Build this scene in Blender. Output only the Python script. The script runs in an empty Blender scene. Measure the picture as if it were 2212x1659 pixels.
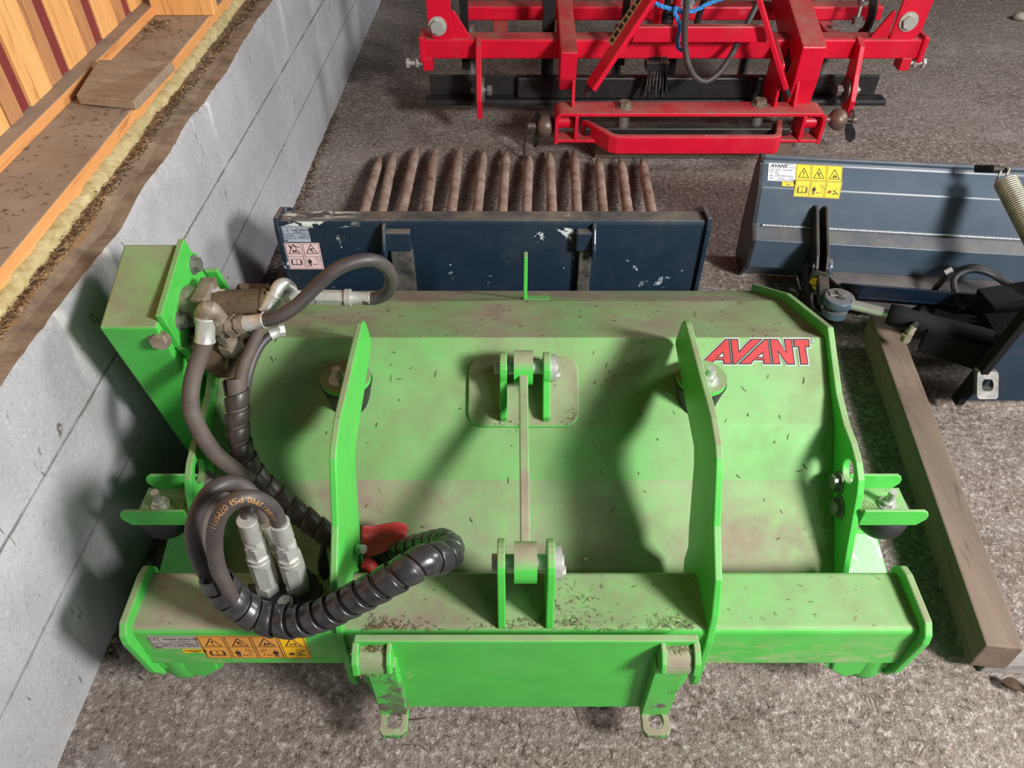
import bpy, bmesh, math, random
from mathutils import Vector, Matrix, noise as mnoise
from mathutils.geometry import tessellate_polygon

scene = bpy.context.scene
COL = scene.collection
R = math.radians
rng = random.Random(7)

# ------------------------------------------------------------------ camera
PITCH = R(43.7)
CAM_H = 1.5
FPX = 1661.0                      # focal length in pixels of the 2212 px wide frame
cam_data = bpy.data.cameras.new('camera')
cam_data.sensor_width = 36.0
cam_data.lens = FPX / 2212.0 * 36.0
cam_data.clip_start = 0.02
cam = bpy.data.objects.new('camera', cam_data)
COL.objects.link(cam)
cam.location = (0, 0, CAM_H)
cam.rotation_euler = (math.pi / 2 - PITCH, 0, 0)
scene.camera = cam

# ------------------------------------------------------------------ view and light
scene.view_settings.view_transform = 'Standard'
scene.view_settings.look = 'None'
scene.view_settings.gamma = 1.0
scene.view_settings.use_curve_mapping = False
scene.view_settings.exposure = 0.0

world = bpy.data.worlds.new('overcast_daylight')
scene.world = world
world.use_nodes = True
bg = world.node_tree.nodes['Background']
bg.inputs['Color'].default_value = (0.82, 0.9, 1.0, 1)
bg.inputs['Strength'].default_value = 0.04


def area(name, loc, target, sx, sy, power, color=(1, 1, 1)):
    l = bpy.data.lights.new(name, 'AREA')
    l.shape = 'RECTANGLE'
    l.size, l.size_y = sx, sy
    l.energy = power
    l.color = color
    o = bpy.data.objects.new(name, l)
    COL.objects.link(o)
    o.location = loc
    o.rotation_euler = (Vector(target) - Vector(loc)).to_track_quat('-Z', 'Y').to_euler()
    return o


# daylight: the open door just right of the viewer; two soft lamps are added as fill, from behind and from far right
area('door_daylight', (2.15, -0.5, 2.1), (0.1, 1.1, 0.3), 0.52, 0.52, 180, (1.0, 0.985, 0.965))
area('front_fill', (2.6, -2.6, 3.1), (0.3, 2.2, 0.2), 1.8, 1.3, 48, (0.98, 0.99, 1.0))  # added soft fill from behind the viewer, lifts the background
area('far_fill', (4.6, 2.3, 2.6), (0.7, 2.9, 0.2), 1.2, 1.0, 125, (0.98, 0.99, 1.0))  # added lamp that brightens the far floor and the red leveller


# ------------------------------------------------------------------ pixel <-> place helpers (used to read sizes off the photograph)
SP, CP = math.sin(PITCH), math.cos(PITCH)


def ray(x, y):
    a = (x - 1106.0) / FPX
    b = (829.5 - y) / FPX
    return Vector((a, b * SP + CP, b * CP - SP))


def at(x, y, X=None, Y=None, Z=None):
    d = ray(x, y)
    if X is not None:
        t = X / d.x
    elif Y is not None:
        t = Y / d.y
    else:
        t = (Z - CAM_H) / d.z
    return Vector((d.x * t, d.y * t, CAM_H + d.z * t))


def on_plane(x, y, p, n):
    d = ray(x, y)
    o = Vector((0, 0, CAM_H))
    t = (Vector(p) - o).dot(n) / d.dot(n)
    return o + d * t


# ------------------------------------------------------------------ materials
def lin(r, g, b):
    def f(c):
        c /= 255.0
        return c / 12.92 if c <= 0.04045 else ((c + 0.055) / 1.055) ** 2.4
    return (f(r), f(g), f(b), 1.0)


class NT:
    def __init__(self, name):
        self.m = bpy.data.materials.new(name)
        self.m.use_nodes = True
        self.t = self.m.node_tree
        self.t.nodes.clear()
        self.out = self.t.nodes.new('ShaderNodeOutputMaterial')
        self.b = self.t.nodes.new('ShaderNodeBsdfPrincipled')
        self.t.links.new(self.b.outputs[0], self.out.inputs[0])
        self._co = None

    def link(self, a, b):
        self.t.links.new(a, b)

    def set(self, sock, v):
        if isinstance(v, bpy.types.NodeSocket):
            self.link(v, sock)
        else:
            sock.default_value = v

    def co(self):
        if self._co is None:
            self._co = self.t.nodes.new('ShaderNodeTexCoord').outputs['Object']
        return self._co

    def noise(self, scale, detail=4, rough=0.6, dist=0.0, vec=None, stretch=None):
        n = self.t.nodes.new('ShaderNodeTexNoise')
        n.inputs['Scale'].default_value = scale
        n.inputs['Detail'].default_value = detail
        n.inputs['Roughness'].default_value = rough
        n.inputs['Distortion'].default_value = dist
        v = vec or self.co()
        if stretch:
            mp = self.t.nodes.new('ShaderNodeMapping')
            mp.inputs['Scale'].default_value = stretch
            self.link(v, mp.inputs['Vector'])
            v = mp.outputs[0]
        self.link(v, n.inputs['Vector'])
        return n.outputs['Fac']

    def voro(self, scale, feature='F1', rnd=1.0, out='Distance'):
        n = self.t.nodes.new('ShaderNodeTexVoronoi')
        n.feature = feature
        n.inputs['Scale'].default_value = scale
        n.inputs['Randomness'].default_value = rnd
        self.link(self.co(), n.inputs['Vector'])
        return n.outputs[out]

    def math(self, op, a, b=None, clamp=False):
        n = self.t.nodes.new('ShaderNodeMath')
        n.operation = op
        n.use_clamp = clamp
        self.set(n.inputs[0], a)
        if b is not None:
            self.set(n.inputs[1], b)
        return n.outputs[0]

    def ramp(self, v, lo, hi, a=0.0, b=1.0):
        n = self.t.nodes.new('ShaderNodeMapRange')
        n.clamp = True
        self.set(n.inputs['Value'], v)
        n.inputs['From Min'].default_value = lo
        n.inputs['From Max'].default_value = hi
        n.inputs['To Min'].default_value = a
        n.inputs['To Max'].default_value = b
        return n.outputs[0]

    def mix(self, f, a, b):
        n = self.t.nodes.new('ShaderNodeMix')
        n.data_type = 'RGBA'
        self.set(n.inputs[0], f)
        self.set(n.inputs[6], a)
        self.set(n.inputs[7], b)
        return n.outputs[2]

    def sep(self, v):
        n = self.t.nodes.new('ShaderNodeSeparateXYZ')
        self.link(v, n.inputs[0])
        return n.outputs

    def normal_z(self):
        g = self.t.nodes.new('ShaderNodeNewGeometry')
        return self.sep(g.outputs['Normal'])[2]

    def attr(self, name):
        n = self.t.nodes.new('ShaderNodeAttribute')
        n.attribute_name = name
        return n.outputs['Fac']

    def bump(self, h, strength=0.3, dist=0.01):
        n = self.t.nodes.new('ShaderNodeBump')
        n.inputs['Strength'].default_value = strength
        n.inputs['Distance'].default_value = dist
        self.link(h, n.inputs['Height'])
        self.link(n.outputs[0], self.b.inputs['Normal'])

    def done(self, color, rough=0.5, metal=0.0, spec=0.5):
        self.set(self.b.inputs['Base Color'], color)
        self.set(self.b.inputs['Roughness'], rough)
        self.set(self.b.inputs['Metallic'], metal)
        self.b.inputs['Specular IOR Level'].default_value = spec
        return self.m


DUST = lin(152, 142, 124)
DUST2 = lin(132, 120, 102)


def paint(name, col, dust=0.5, lo=0.55, hi=0.95, rough=0.38, dcol=DUST, chips=None, chip_at=0.70, chip_scale=9, attr=False, grime=0.12, spec=0.45, xgrad=None, splash=None, scrape=None):
    k = NT(name)
    c = k.mix(k.ramp(k.noise(14, 3), 0.3, 0.7), col, tuple(x * 0.86 for x in col[:3]) + (1,))
    n1 = k.noise(5.5, 5, 0.65)
    n2 = k.noise(60, 3, 0.7)
    if chips:
        ch = k.math('MULTIPLY', k.ramp(k.noise(chip_scale, 6, 0.72, 0.4), chip_at, chip_at + 0.015), k.ramp(n1, 0.35, 0.5))
        c = k.mix(ch, c, chips)
    chipmask = None
    if scrape:
        x0, x1, z0, z1 = scrape
        o = k.sep(k.co())
        w = k.math('MULTIPLY', k.math('MULTIPLY', k.ramp(o[0], x0, x0 + 0.02), k.ramp(o[0], x1, x1 - 0.08)), k.math('MULTIPLY', k.ramp(o[2], z0, z0 + 0.008), k.ramp(o[2], z1, z1 - 0.004)))
        chipmask = k.math('MULTIPLY', w, k.ramp(k.noise(40, 5, 0.7, 0.5, None, (0.35, 1, 1)), 0.50, 0.53))
    if attr:
        base = k.attr('dust')
    else:
        base = k.math('MULTIPLY', k.ramp(k.normal_z(), lo, hi), dust)
    if xgrad:
        base = k.math('MULTIPLY', base, k.ramp(k.sep(k.co())[0], xgrad[0], xgrad[1], xgrad[2], xgrad[3]))
    patch = k.math('ADD', k.ramp(n1, 0.33, 0.66, 0.55, 1.12), k.ramp(n2, 0.3, 0.7, -0.08, 0.08))
    f = k.math('MULTIPLY', base, patch, True)
    gr = k.math('MULTIPLY', k.ramp(n1, 0.5, 0.75), grime)
    f = k.math('MAXIMUM', f, gr)
    specks = k.math('MULTIPLY', k.ramp(k.voro(95), 0.10, 0.05), k.ramp(k.noise(33, 2), 0.60, 0.66))
    specks = k.math('MULTIPLY', specks, k.ramp(base, 0.15, 0.5))
    dc = k.mix(k.ramp(k.noise(11, 4), 0.35, 0.65), dcol, DUST2)
    c = k.mix(f, c, dc)
    if splash:
        q = k.math('MULTIPLY', k.ramp(k.noise(26, 6, 0.7, 0.6, None, (0.6, 1, 1.6)), 0.46, 0.62), k.ramp(k.noise(3.0, 3), 0.36, 0.56, 0.25, 0.9))
        q = k.math('MULTIPLY', q, k.ramp(k.sep(k.co())[2], 0.285, 0.19, 0.0, 1.0))
        c = k.mix(q, c, splash)
    if chipmask is not None:
        c = k.mix(chipmask, c, lin(206, 208, 200))
    c = k.mix(specks, c, lin(62, 50, 38))
    r = k.math('ADD', k.math('MULTIPLY', f, 0.5), rough, True)
    k.bump(k.noise(160, 3), 0.06, 0.002)
    return k.done(c, r, 0.0, spec)


GREEN = lin(76, 184, 74)
M = {}
M['green'] = paint('green_paint', GREEN, 0.75)
M['green_dusty'] = paint('green_paint_dusty', GREEN, 0.97, 0.5, 0.9, grime=0.25)
M['green_beam'] = paint('green_paint_beam', GREEN, 0.97, 0.5, 0.9, grime=0.3, xgrad=(-0.2, 0.6, 1.0, 0.62), splash=lin(180, 166, 136))
M['green_hood'] = paint('green_paint_hood', GREEN, attr=True)
M['green_worn'] = paint('green_paint_worn', GREEN, 0.92, 0.4, 0.9, chips=lin(92, 82, 78), chip_at=0.545, grime=0.5)
M['saddle_dust'] = paint('dusty_saddle_paint', GREEN, 0.92, -0.35, 0.35, grime=0.4)
M['red'] = paint('red_paint', lin(214, 14, 48), 0.62, 0.6, 0.98, dcol=lin(128, 88, 84), rough=0.36, grime=0.08)
M['red_worn'] = paint('red_paint_worn', lin(216, 16, 50), 0.6, 0.6, 0.98, dcol=lin(128, 88, 84), chips=lin(225, 205, 180), chip_at=0.70, grime=0.1)
M['navy'] = paint('dark_blue_paint', lin(30, 46, 62), 0.72, 0.6, 0.95, dcol=lin(100, 94, 90), chips=lin(198, 205, 206), chip_at=0.655, chip_scale=16, grime=0.1, rough=0.3)
M['navy_bucket'] = paint('dark_blue_bucket_paint', lin(30, 46, 62), 0.72, 0.6, 0.95, dcol=lin(100, 94, 90), chips=lin(198, 205, 206), chip_at=0.632, chip_scale=16, grime=0.1, rough=0.3, scrape=(-0.62, -0.40, 0.386, 0.407))
M['steelblue'] = paint('blue_grey_paint', lin(68, 82, 97), 0.7, 0.75, 0.98, dcol=lin(112, 104, 98), grime=0.12, rough=0.34)
M['blackpaint'] = paint('black_paint', lin(30, 30, 32), 0.35, 0.7, 1.0, dcol=lin(92, 86, 82), grime=0.3, rough=0.4)


def simple(name, col, rough=0.5, metal=0.0, var=0.15, nscale=30, bump=0.0, spec=0.5, col2=None, st=None, bscale=None):
    k = NT(name)
    c2 = col2 or tuple(x * (1 - 2 * var) for x in col[:3]) + (1,)
    n = k.noise(nscale, 5, 0.65, 0, None, st)
    c = k.mix(k.ramp(n, 0.32, 0.68), col, c2)
    if bump:
        k.bump(k.noise(bscale or nscale * 3, 5, 0.65, 0, None, st), bump, 0.004)
    return k.done(c, rough, metal, spec)


M['rubber'] = simple('black_rubber', lin(44, 43, 44), 0.55, 0, 0.2, 40, 0.1)
M['hose'] = simple('hose_rubber', lin(58, 54, 56), 0.5, 0, 0.2, 18, 0.08, col2=lin(76, 68, 64))
M['hose_dusty'] = simple('hose_rubber_dusty', lin(92, 82, 74), 0.7, 0, 0.2, 25, 0.1, col2=lin(72, 64, 60))
M['wrap'] = simple('black_plastic_wrap', lin(36, 36, 40), 0.28, 0, 0.2, 26, 0.05, col2=lin(58, 56, 56), spec=0.6)
M['wrap_dusty'] = simple('dusty_plastic_wrap', lin(40, 38, 38), 0.42, 0, 0.2, 22, 0.06, col2=lin(66, 58, 52))
M['zinc'] = simple('zinc_plated_steel', lin(205, 205, 198), 0.36, 0.45, 0.12, 60, 0.03)
M['zinc_dusty'] = simple('dusty_steel', lin(160, 150, 134), 0.55, 0.35, 0.2, 35, 0.15, col2=lin(112, 98, 82))
M['brownmetal'] = simple('dirty_motor_iron', lin(104, 88, 66), 0.85, 0.1, 0.2, 30, 0.3, col2=lin(70, 56, 40))
M['chrome'] = simple('chrome', lin(205, 198, 192), 0.28, 0.7, 0.05, 60)
M['bolt_grey'] = simple('worn_bolt_steel', lin(150, 146, 140), 0.45, 0.6, 0.2, 50, 0.1)
M['redcap'] = simple('red_rubber', lin(158, 34, 28), 0.6, 0, 0.15, 20, 0.1)
M['rope'] = simple('blue_rope', lin(60, 150, 225), 0.7, 0, 0.2, 120, 0.3)
M['rust_tine'] = simple('dusty_rusty_steel', lin(168, 148, 136), 0.9, 0.0, 0.2, 14, 0.6, col2=lin(112, 84, 64), bscale=70)
M['ink'] = simple('black_ink', lin(34, 30, 28), 0.6, 0, 0.05)
M['white_vinyl'] = simple('white_sticker', lin(216, 218, 224), 0.4, 0, 0.04)
M['silver_vinyl'] = simple('silver_sticker', lin(176, 188, 204), 0.4, 0, 0.05)
M['dirty_vinyl'] = simple('dirty_silver_sticker', lin(176, 166, 158), 0.5, 0, 0.08)
M['yellow_vinyl'] = simple('yellow_sticker', lin(240, 206, 44), 0.4, 0, 0.04)
M['orange_vinyl'] = simple('dirty_yellow_sticker', lin(226, 160, 60), 0.5, 0, 0.1, 9, col2=lin(206, 140, 66))
M['amber_vinyl'] = simple('amber_sticker', lin(248, 190, 26), 0.4, 0, 0.05)
M['pink_vinyl'] = simple('pink_sticker', lin(240, 206, 208), 0.4, 0, 0.04)
M['logo_red'] = simple('logo_red', lin(182, 50, 52), 0.45, 0, 0.1, 40)
M['logo_white'] = simple('logo_white', lin(186, 204, 188), 0.45, 0, 0.05)
M['decal_tan'] = simple('tan_decal', lin(190, 160, 112), 0.5, 0, 0.1)
M['print_copper'] = simple('copper_print', lin(190, 140, 84), 0.6, 0, 0.1)
M['straw'] = simple('straw', lin(176, 150, 108), 0.8, 0, 0.25, 20, col2=lin(96, 74, 50))
M['chaff'] = simple('dark_chaff', lin(84, 64, 46), 0.9, 0, 0.25, 20, col2=lin(50, 38, 28))


def wood(name, a, b, c, scale, st, dust=0.0, bump=0.15):
    k = NT(name)
    n = k.noise(scale, 5, 0.6, 0.6, None, st)
    col = k.mix(k.ramp(n, 0.3, 0.7), a, b)
    g = k.noise(scale * 2.5, 3, 0.6, 1.2, None, tuple(s * 1.6 for s in st))
    col = k.mix(k.ramp(g, 0.56, 0.72, 0, 0.7), col, c)
    if dust:
        d = k.math('MULTIPLY', k.ramp(k.normal_z(), 0.5, 0.9), k.ramp(k.noise(6, 5), 0.25, 0.55, dust * 0.93, dust))
        dcol = k.mix(k.ramp(k.noise(9, 5), 0.35, 0.65), lin(160, 147, 132), lin(144, 129, 113))
        sp = k.math('MULTIPLY', k.ramp(k.voro(70), 0.16, 0.08), k.ramp(k.noise(15, 3), 0.52, 0.6))
        dcol = k.mix(sp, dcol, lin(92, 72, 54))
        col = k.mix(d, col, dcol)
    k.bump(n, bump, 0.004)
    return k.done(col, 0.75, 0, 0.3)


M['pine_y'] = wood('pine_beam', lin(226, 164, 104), lin(206, 138, 78), lin(168, 100, 54), 9, (1.0, 0.12, 1.0), 1.0)
M['pine_z'] = wood('pine_boards', lin(240, 186, 120), lin(220, 154, 88), lin(174, 112, 66), 10, (1.4, 1.4, 0.10))
M['old_z'] = wood('weathered_boards', lin(168, 124, 88), lin(196, 138, 88), lin(104, 70, 48), 10, (1.4, 1.4, 0.10))
M['red_z'] = wood('red_stained_boards', lin(140, 62, 58), lin(120, 48, 46), lin(92, 40, 38), 10, (1.4, 1.4, 0.2))
M['grey_wood'] = wood('grey_plank', lin(122, 104, 90), lin(102, 87, 76), lin(78, 66, 58), 10, (1.2, 0.14, 1.2))
M['dusty_wood'] = wood('dusty_offcut', lin(158, 138, 118), lin(134, 114, 94), lin(104, 84, 66), 16, (0.5, 2.5, 1.0))
M['grey_block'] = wood('grey_block', lin(142, 138, 134), lin(110, 106, 102), lin(84, 78, 74), 20, (0.4, 2.0, 1.5))


def concrete_floor():
    k = NT('rough_concrete_floor')
    big = k.noise(1.6, 5, 0.6)
    mid = k.noise(15, 6, 0.7)
    fine = k.noise(75, 6, 0.72)
    grit = k.noise(210, 4, 0.7)
    c = k.mix(k.ramp(big, 0.35, 0.65), lin(170, 156, 147), lin(146, 131, 121))
    c = k.mix(k.ramp(mid, 0.45, 0.66, 0, 0.5), c, lin(122, 106, 96))
    c = k.mix(k.ramp(fine, 0.53, 0.66, 0, 0.85), c, lin(226, 217, 210))
    c = k.mix(k.ramp(fine, 0.46, 0.34, 0, 0.85), c, lin(80, 67, 58))
    c = k.mix(k.ramp(grit, 0.60, 0.72, 0, 0.6), c, lin(232, 226, 220))
    c = k.mix(k.ramp(grit, 0.40, 0.30, 0, 0.6), c, lin(66, 54, 46))
    peb = k.math('MULTIPLY', k.ramp(k.voro(95), 0.26, 0.18), k.ramp(k.noise(30, 3), 0.5, 0.6))
    c = k.mix(k.math('MULTIPLY', peb, 0.6), c, lin(228, 220, 212))
    pale = k.math('MULTIPLY', k.ramp(k.noise(3.1, 6, 0.7, 0.5), 0.56, 0.68), 0.4)
    c = k.mix(pale, c, lin(206, 198, 192))
    h = k.math('ADD', k.math('MULTIPLY', fine, 1.0), k.math('ADD', k.math('MULTIPLY', grit, 0.35), k.math('MULTIPLY', mid, 1.6)))
    k.bump(h, 1.0, 0.016)
    return k.done(c, 0.9, 0, 0.25)


def concrete_wall():
    k = NT('grey_block_wall')
    z = k.sep(k.co())[2]
    big = k.noise(2.2, 5, 0.6)
    mid = k.noise(10, 6, 0.7)
    fine = k.noise(120, 4, 0.7)
    c = k.mix(k.ramp(big, 0.35, 0.65), lin(178, 178, 181), lin(154, 154, 158))
    c = k.mix(k.ramp(mid, 0.45, 0.7, 0, 0.4), c, lin(154, 148, 142))
    c = k.mix(k.ramp(fine, 0.57, 0.72, 0, 0.5), c, lin(206, 206, 206))
    c = k.mix(k.ramp(fine, 0.42, 0.33, 0, 0.45), c, lin(110, 106, 102))
    for h, wt in ((0.22, 0.4), (0.418, 0.75)):
        w = k.math('ADD', z, k.math('MULTIPLY', k.math('SUBTRACT', mid, 0.5), 0.012))
        d = k.math('ABSOLUTE', k.math('SUBTRACT', w, h))
        c = k.mix(k.math('MULTIPLY', k.ramp(d, 0.0026, 0.0008), k.ramp(k.noise(5, 4), 0.38, 0.56, 0.08, wt)), c, lin(104, 98, 94))
    # pale lime runs below the top edge
    run = k.math('MULTIPLY', k.ramp(k.noise(5, 5, 0.6, 0.3, None, (1, 2.2, 0.35)), 0.58, 0.66), k.ramp(z, 0.40, 0.60, 0, 0.6))
    c = k.mix(run, c, lin(226, 222, 216))
    blot = k.math('MULTIPLY', k.ramp(k.noise(20, 3, 0.6, 0.8, None, (1, 1.6, 0.5)), 0.68, 0.72), 0.85)
    c = k.mix(blot, c, lin(96, 80, 66))
    k.bump(k.math('ADD', k.math('MULTIPLY', mid, 1.0), k.math('MULTIPLY', fine, 0.35)), 0.3, 0.006)
    return k.done(c, 0.9, 0, 0.2)


M['floor'] = concrete_floor()
M['wall'] = concrete_wall()
M['mortar'] = simple('dirty_mortar', lin(150, 130, 108), 0.95, 0, 0.2, 12, 0.8, col2=lin(112, 92, 74), bscale=40)
M['brown_mortar'] = simple('brown_mortar', lin(142, 108, 72), 0.95, 0, 0.2, 12, 0.6, col2=lin(112, 82, 54), bscale=40)
M['wool'] = simple('mineral_wool', lin(206, 190, 144), 0.95, 0, 0.2, 30, 1.0, col2=lin(164, 144, 92), bscale=90)
M['fork_dust'] = simple('settled_dirt', lin(136, 116, 104), 0.95, 0, 0.2, 20, 0.8, col2=lin(104, 84, 72))

M['worn_rail'] = simple('worn_bare_steel', lin(120, 116, 108), 0.5, 0.3, 0.2, 22, 0.2, col2=lin(54, 56, 58))
M['navy_plain'] = paint('dark_blue_plain', lin(26, 40, 58), 0.4, 0.7, 1.0, rough=0.3, dcol=lin(90, 90, 94))
M['grey_plate'] = simple('dusty_grey_plate', lin(112, 106, 102), 0.6, 0.1, 0.2, 8, 0.05, col2=lin(84, 80, 80))
M['spring_steel'] = simple('zinc_spring', lin(196, 190, 168), 0.35, 0.6, 0.15, 30)
M['weld_steel'] = simple('weld_steel', lin(170, 174, 180), 0.4, 0.5, 0.25, 120)
M['grey_ink'] = simple('grey_ink', lin(96, 98, 108), 0.6)
M['blackscratch'] = simple('scratched_black_steel', lin(46, 44, 44), 0.45, 0.1, 0.2, 30, 0.1, col2=lin(30, 28, 28))
M['chrome_dark'] = simple('dark_chrome', lin(150, 146, 150), 0.25, 0.9, 0.1, 30)
M['ball_steel'] = simple('worn_ball_steel', lin(104, 94, 92), 0.45, 0.4, 0.2, 18, 0.1, col2=lin(122, 100, 84))
M['rust_dark'] = simple('dark_rusty_chain', lin(64, 52, 46), 0.7, 0.2, 0.2, 40)
M['rope_pale'] = simple('pale_rope_fibre', lin(150, 190, 200), 0.8)
M['pale_stone'] = simple('pale_stone', lin(176, 170, 158), 0.9, 0, 0.1, 12, 0.2)
M['decal_dim'] = simple('dim_decal_print', lin(120, 100, 80), 0.6)

M['deep_black'] = simple('shaded_black_paint', lin(18, 18, 19), 0.8, spec=0.2)  # black paint taken darker to stand in for the shade around the carriage
M['green_scuffed'] = paint('green_paint_scuffed', GREEN, 0.12, 0.5, 1.0, chips=lin(160, 156, 150), chip_at=0.62, chip_scale=12, grime=0.1)

# ------------------------------------------------------------------ mesh builder
class B:
    def __init__(self):
        self.v, self.f, self.mi, self.sm, self.d = [], [], [], [], []
        self.has_d = False

    def add(self, verts, faces, m=0, smooth=False, d=None):
        o = len(self.v)
        self.v += [tuple(p) for p in verts]
        for i, f in enumerate(faces):
            self.f.append(tuple(k + o for k in f))
            self.mi.append(m)
            self.sm.append(smooth)
            self.d.append(d[i] if isinstance(d, (list, tuple)) else (d or 0.0))
        if d is not None:
            self.has_d = True
        return self

    def hexa(self, p, m=0):
        # p: 8 corners, 0-3 bottom loop, 4-7 top loop
        return self.add(p, [(0, 3, 2, 1), (4, 5, 6, 7), (0, 1, 5, 4), (1, 2, 6, 5), (2, 3, 7, 6), (3, 0, 4, 7)], m)

    def box(self, x0, x1, y0, y1, z0, z1, m=0):
        return self.hexa([(x0, y0, z0), (x1, y0, z0), (x1, y1, z0), (x0, y1, z0),
                          (x0, y0, z1), (x1, y0, z1), (x1, y1, z1), (x0, y1, z1)], m)

    def obox(self, c, ax, ay, az, sx, sy, sz, m=0):
        c, ax, ay, az = Vector(c), Vector(ax) * sx / 2, Vector(ay) * sy / 2, Vector(az) * sz / 2
        return self.hexa([c - ax - ay - az, c + ax - ay - az, c + ax + ay - az, c - ax + ay - az,
                          c - ax - ay + az, c + ax - ay + az, c + ax + ay + az, c - ax + ay + az], m)

    def bar(self, a, b, w, h, up=(0, 0, 1), m=0):
        """rectangular bar from a to b: w across, h along the up side"""
        a, b = Vector(a), Vector(b)
        ay = (b - a).normalized()
        ax = ay.cross(Vector(up)).normalized()
        az = ax.cross(ay)
        return self.obox((a + b) / 2, ax, ay, az, w, (b - a).length, h, m)

    def plate(self, outer, holes, to3d, th, m=0, d=None):
        """flat plate with holes: 2D loops, to3d(u,v,h) with h in 0..th"""
        loops = [outer] + list(holes)
        tri = tessellate_polygon([[Vector((p[0], p[1], 0)) for p in l] for l in loops])
        flat = [p for l in loops for p in l]
        n = len(flat)
        vs = [to3d(p[0], p[1], 0.0) for p in flat] + [to3d(p[0], p[1], th) for p in flat]
        fs = []
        if len(outer) <= 40 and not holes:
            fs += [tuple(reversed(range(n))), tuple(range(n, 2 * n))]
        else:
            fs += [(t[2], t[1], t[0]) for t in tri] + [(t[0] + n, t[1] + n, t[2] + n) for t in tri]
        o = 0
        for l in loops:
            k = len(l)
            for i in range(k):
                j = (i + 1) % k
                fs.append((o + i, o + j, o + j + n, o + i + n))
            o += k
        return self.add(vs, fs, m, False, d)

    def px(self, poly, x0, x1, holes=(), m=0):      # profile in (Y, Z), from x0 to x1
        return self.plate(poly, holes, lambda u, v, h: (x0 + h, u, v), x1 - x0, m)

    def py(self, poly, y0, y1, holes=(), m=0):      # profile in (X, Z), from y0 to y1
        return self.plate(poly, holes, lambda u, v, h: (u, y0 + h, v), y1 - y0, m)

    def pz(self, poly, z0, z1, holes=(), m=0):      # profile in (X, Y)
        return self.plate(poly, holes, lambda u, v, h: (u, v, z0 + h), z1 - z0, m)

    def cyl(self, a, b, r0, r1=None, n=28, m=0, smooth=True, phase=0.0):
        a, b = Vector(a), Vector(b)
        r1 = r0 if r1 is None else r1
        w = (b - a).normalized()
        u = w.orthogonal().normalized()
        v = w.cross(u)
        vs = []
        for c, r in ((a, r0), (b, r1)):
            for i in range(n):
                t = 2 * math.pi * i / n + phase
                vs.append(c + (u * math.cos(t) + v * math.sin(t)) * r)
        self.add(vs, [(i, (i + 1) % n, n + (i + 1) % n, n + i) for i in range(n)], m, smooth)
        self.add(vs[:n], [tuple(reversed(range(n)))], m)
        self.add(vs[n:], [tuple(range(n))], m)
        return self

    def hexn(self, a, b, r, m=0, phase=0.0):
        return self.cyl(a, b, r, r, 6, m, False, phase)

    def lathe(self, a, axis, prof, n=32, m=0):
        """prof: list of (distance along the axis, radius)"""
        a, w = Vector(a), Vector(axis).normalized()
        u = w.orthogonal().normalized()
        v = w.cross(u)
        vs = []
        for s, r in prof:
            for i in range(n):
                t = 2 * math.pi * i / n
                vs.append(a + w * s + (u * math.cos(t) + v * math.sin(t)) * r)
        fs = []
        for k in range(len(prof) - 1):
            for i in range(n):
                j = (i + 1) % n
                fs.append((k * n + i, k * n + j, (k + 1) * n + j, (k + 1) * n + i))
        self.add(vs, fs, m, True)
        for k, rev in ((0, True), (len(prof) - 1, False)):
            if prof[k][1] > 1e-6:
                loop = list(range(k * n, k * n + n))
                self.add([vs[q] for q in loop], [tuple(reversed(range(n))) if rev else tuple(range(n))], m)
        return self

    def tube(self, path, r, n=16, m=0, cap=True):
        P, T, U, V = frames(path)
        vs = []
        for i, p in enumerate(P):
            rr = r(i / (len(P) - 1)) if callable(r) else r
            for k in range(n):
                t = 2 * math.pi * k / n
                vs.append(p + (U[i] * math.cos(t) + V[i] * math.sin(t)) * rr)
        fs = []
        for i in range(len(P) - 1):
            for k in range(n):
                j = (k + 1) % n
                fs.append((i * n + k, i * n + j, (i + 1) * n + j, (i + 1) * n + k))
        self.add(vs, fs, m, True)
        if cap:
            self.add(vs[:n], [tuple(reversed(range(n)))], m)
            self.add(vs[-n:], [tuple(range(n))], m)
        return self

    def build(self, name, mats, parent=None, bevel=0.0, seg=2, angle=32):
        me = bpy.data.meshes.new(name)
        me.from_pydata(self.v, [], self.f)
        for m in (mats if isinstance(mats, (list, tuple)) else [mats]):
            me.materials.append(M[m] if isinstance(m, str) else m)
        me.polygons.foreach_set('material_index', self.mi)
        me.polygons.foreach_set('use_smooth', self.sm)
        if self.has_d:
            a = me.attributes.new('dust', 'FLOAT', 'CORNER')
            vals = []
            for p in me.polygons:
                vals += [self.d[p.index]] * p.loop_total
            a.data.foreach_set('value', vals)
        bm = bmesh.new()
        bm.from_mesh(me)
        bmesh.ops.recalc_face_normals(bm, faces=bm.faces)
        bm.to_mesh(me)
        bm.free()
        me.update()
        o = bpy.data.objects.new(name, me)
        COL.objects.link(o)
        if bevel:
            md = o.modifiers.new('bevel', 'BEVEL')
            md.width = bevel
            md.segments = seg
            md.limit_method = 'ANGLE'
            md.angle_limit = R(angle)
            md.harden_normals = False
        put(o, parent)
        return o


def put(o, parent):
    if parent is None:
        return
    o.parent = parent
    if parent.type == 'EMPTY':
        o.matrix_parent_inverse = Matrix.Translation(-parent.location)


def thing(name, loc, label, cat, group=None):
    o = bpy.data.objects.new(name, None)
    o.empty_display_size = 0.1
    COL.objects.link(o)
    o.location = loc
    return tag(o, label, cat, group)


def tag(o, label, cat, group=None, kind=None):
    o['label'] = label
    o['category'] = cat
    if group:
        o['group'] = group
    if kind:
        o['kind'] = kind
    return o


def struct(o):
    o['kind'] = 'structure'
    return o


def lab(o, text):
    o['label'] = text
    return o


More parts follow.
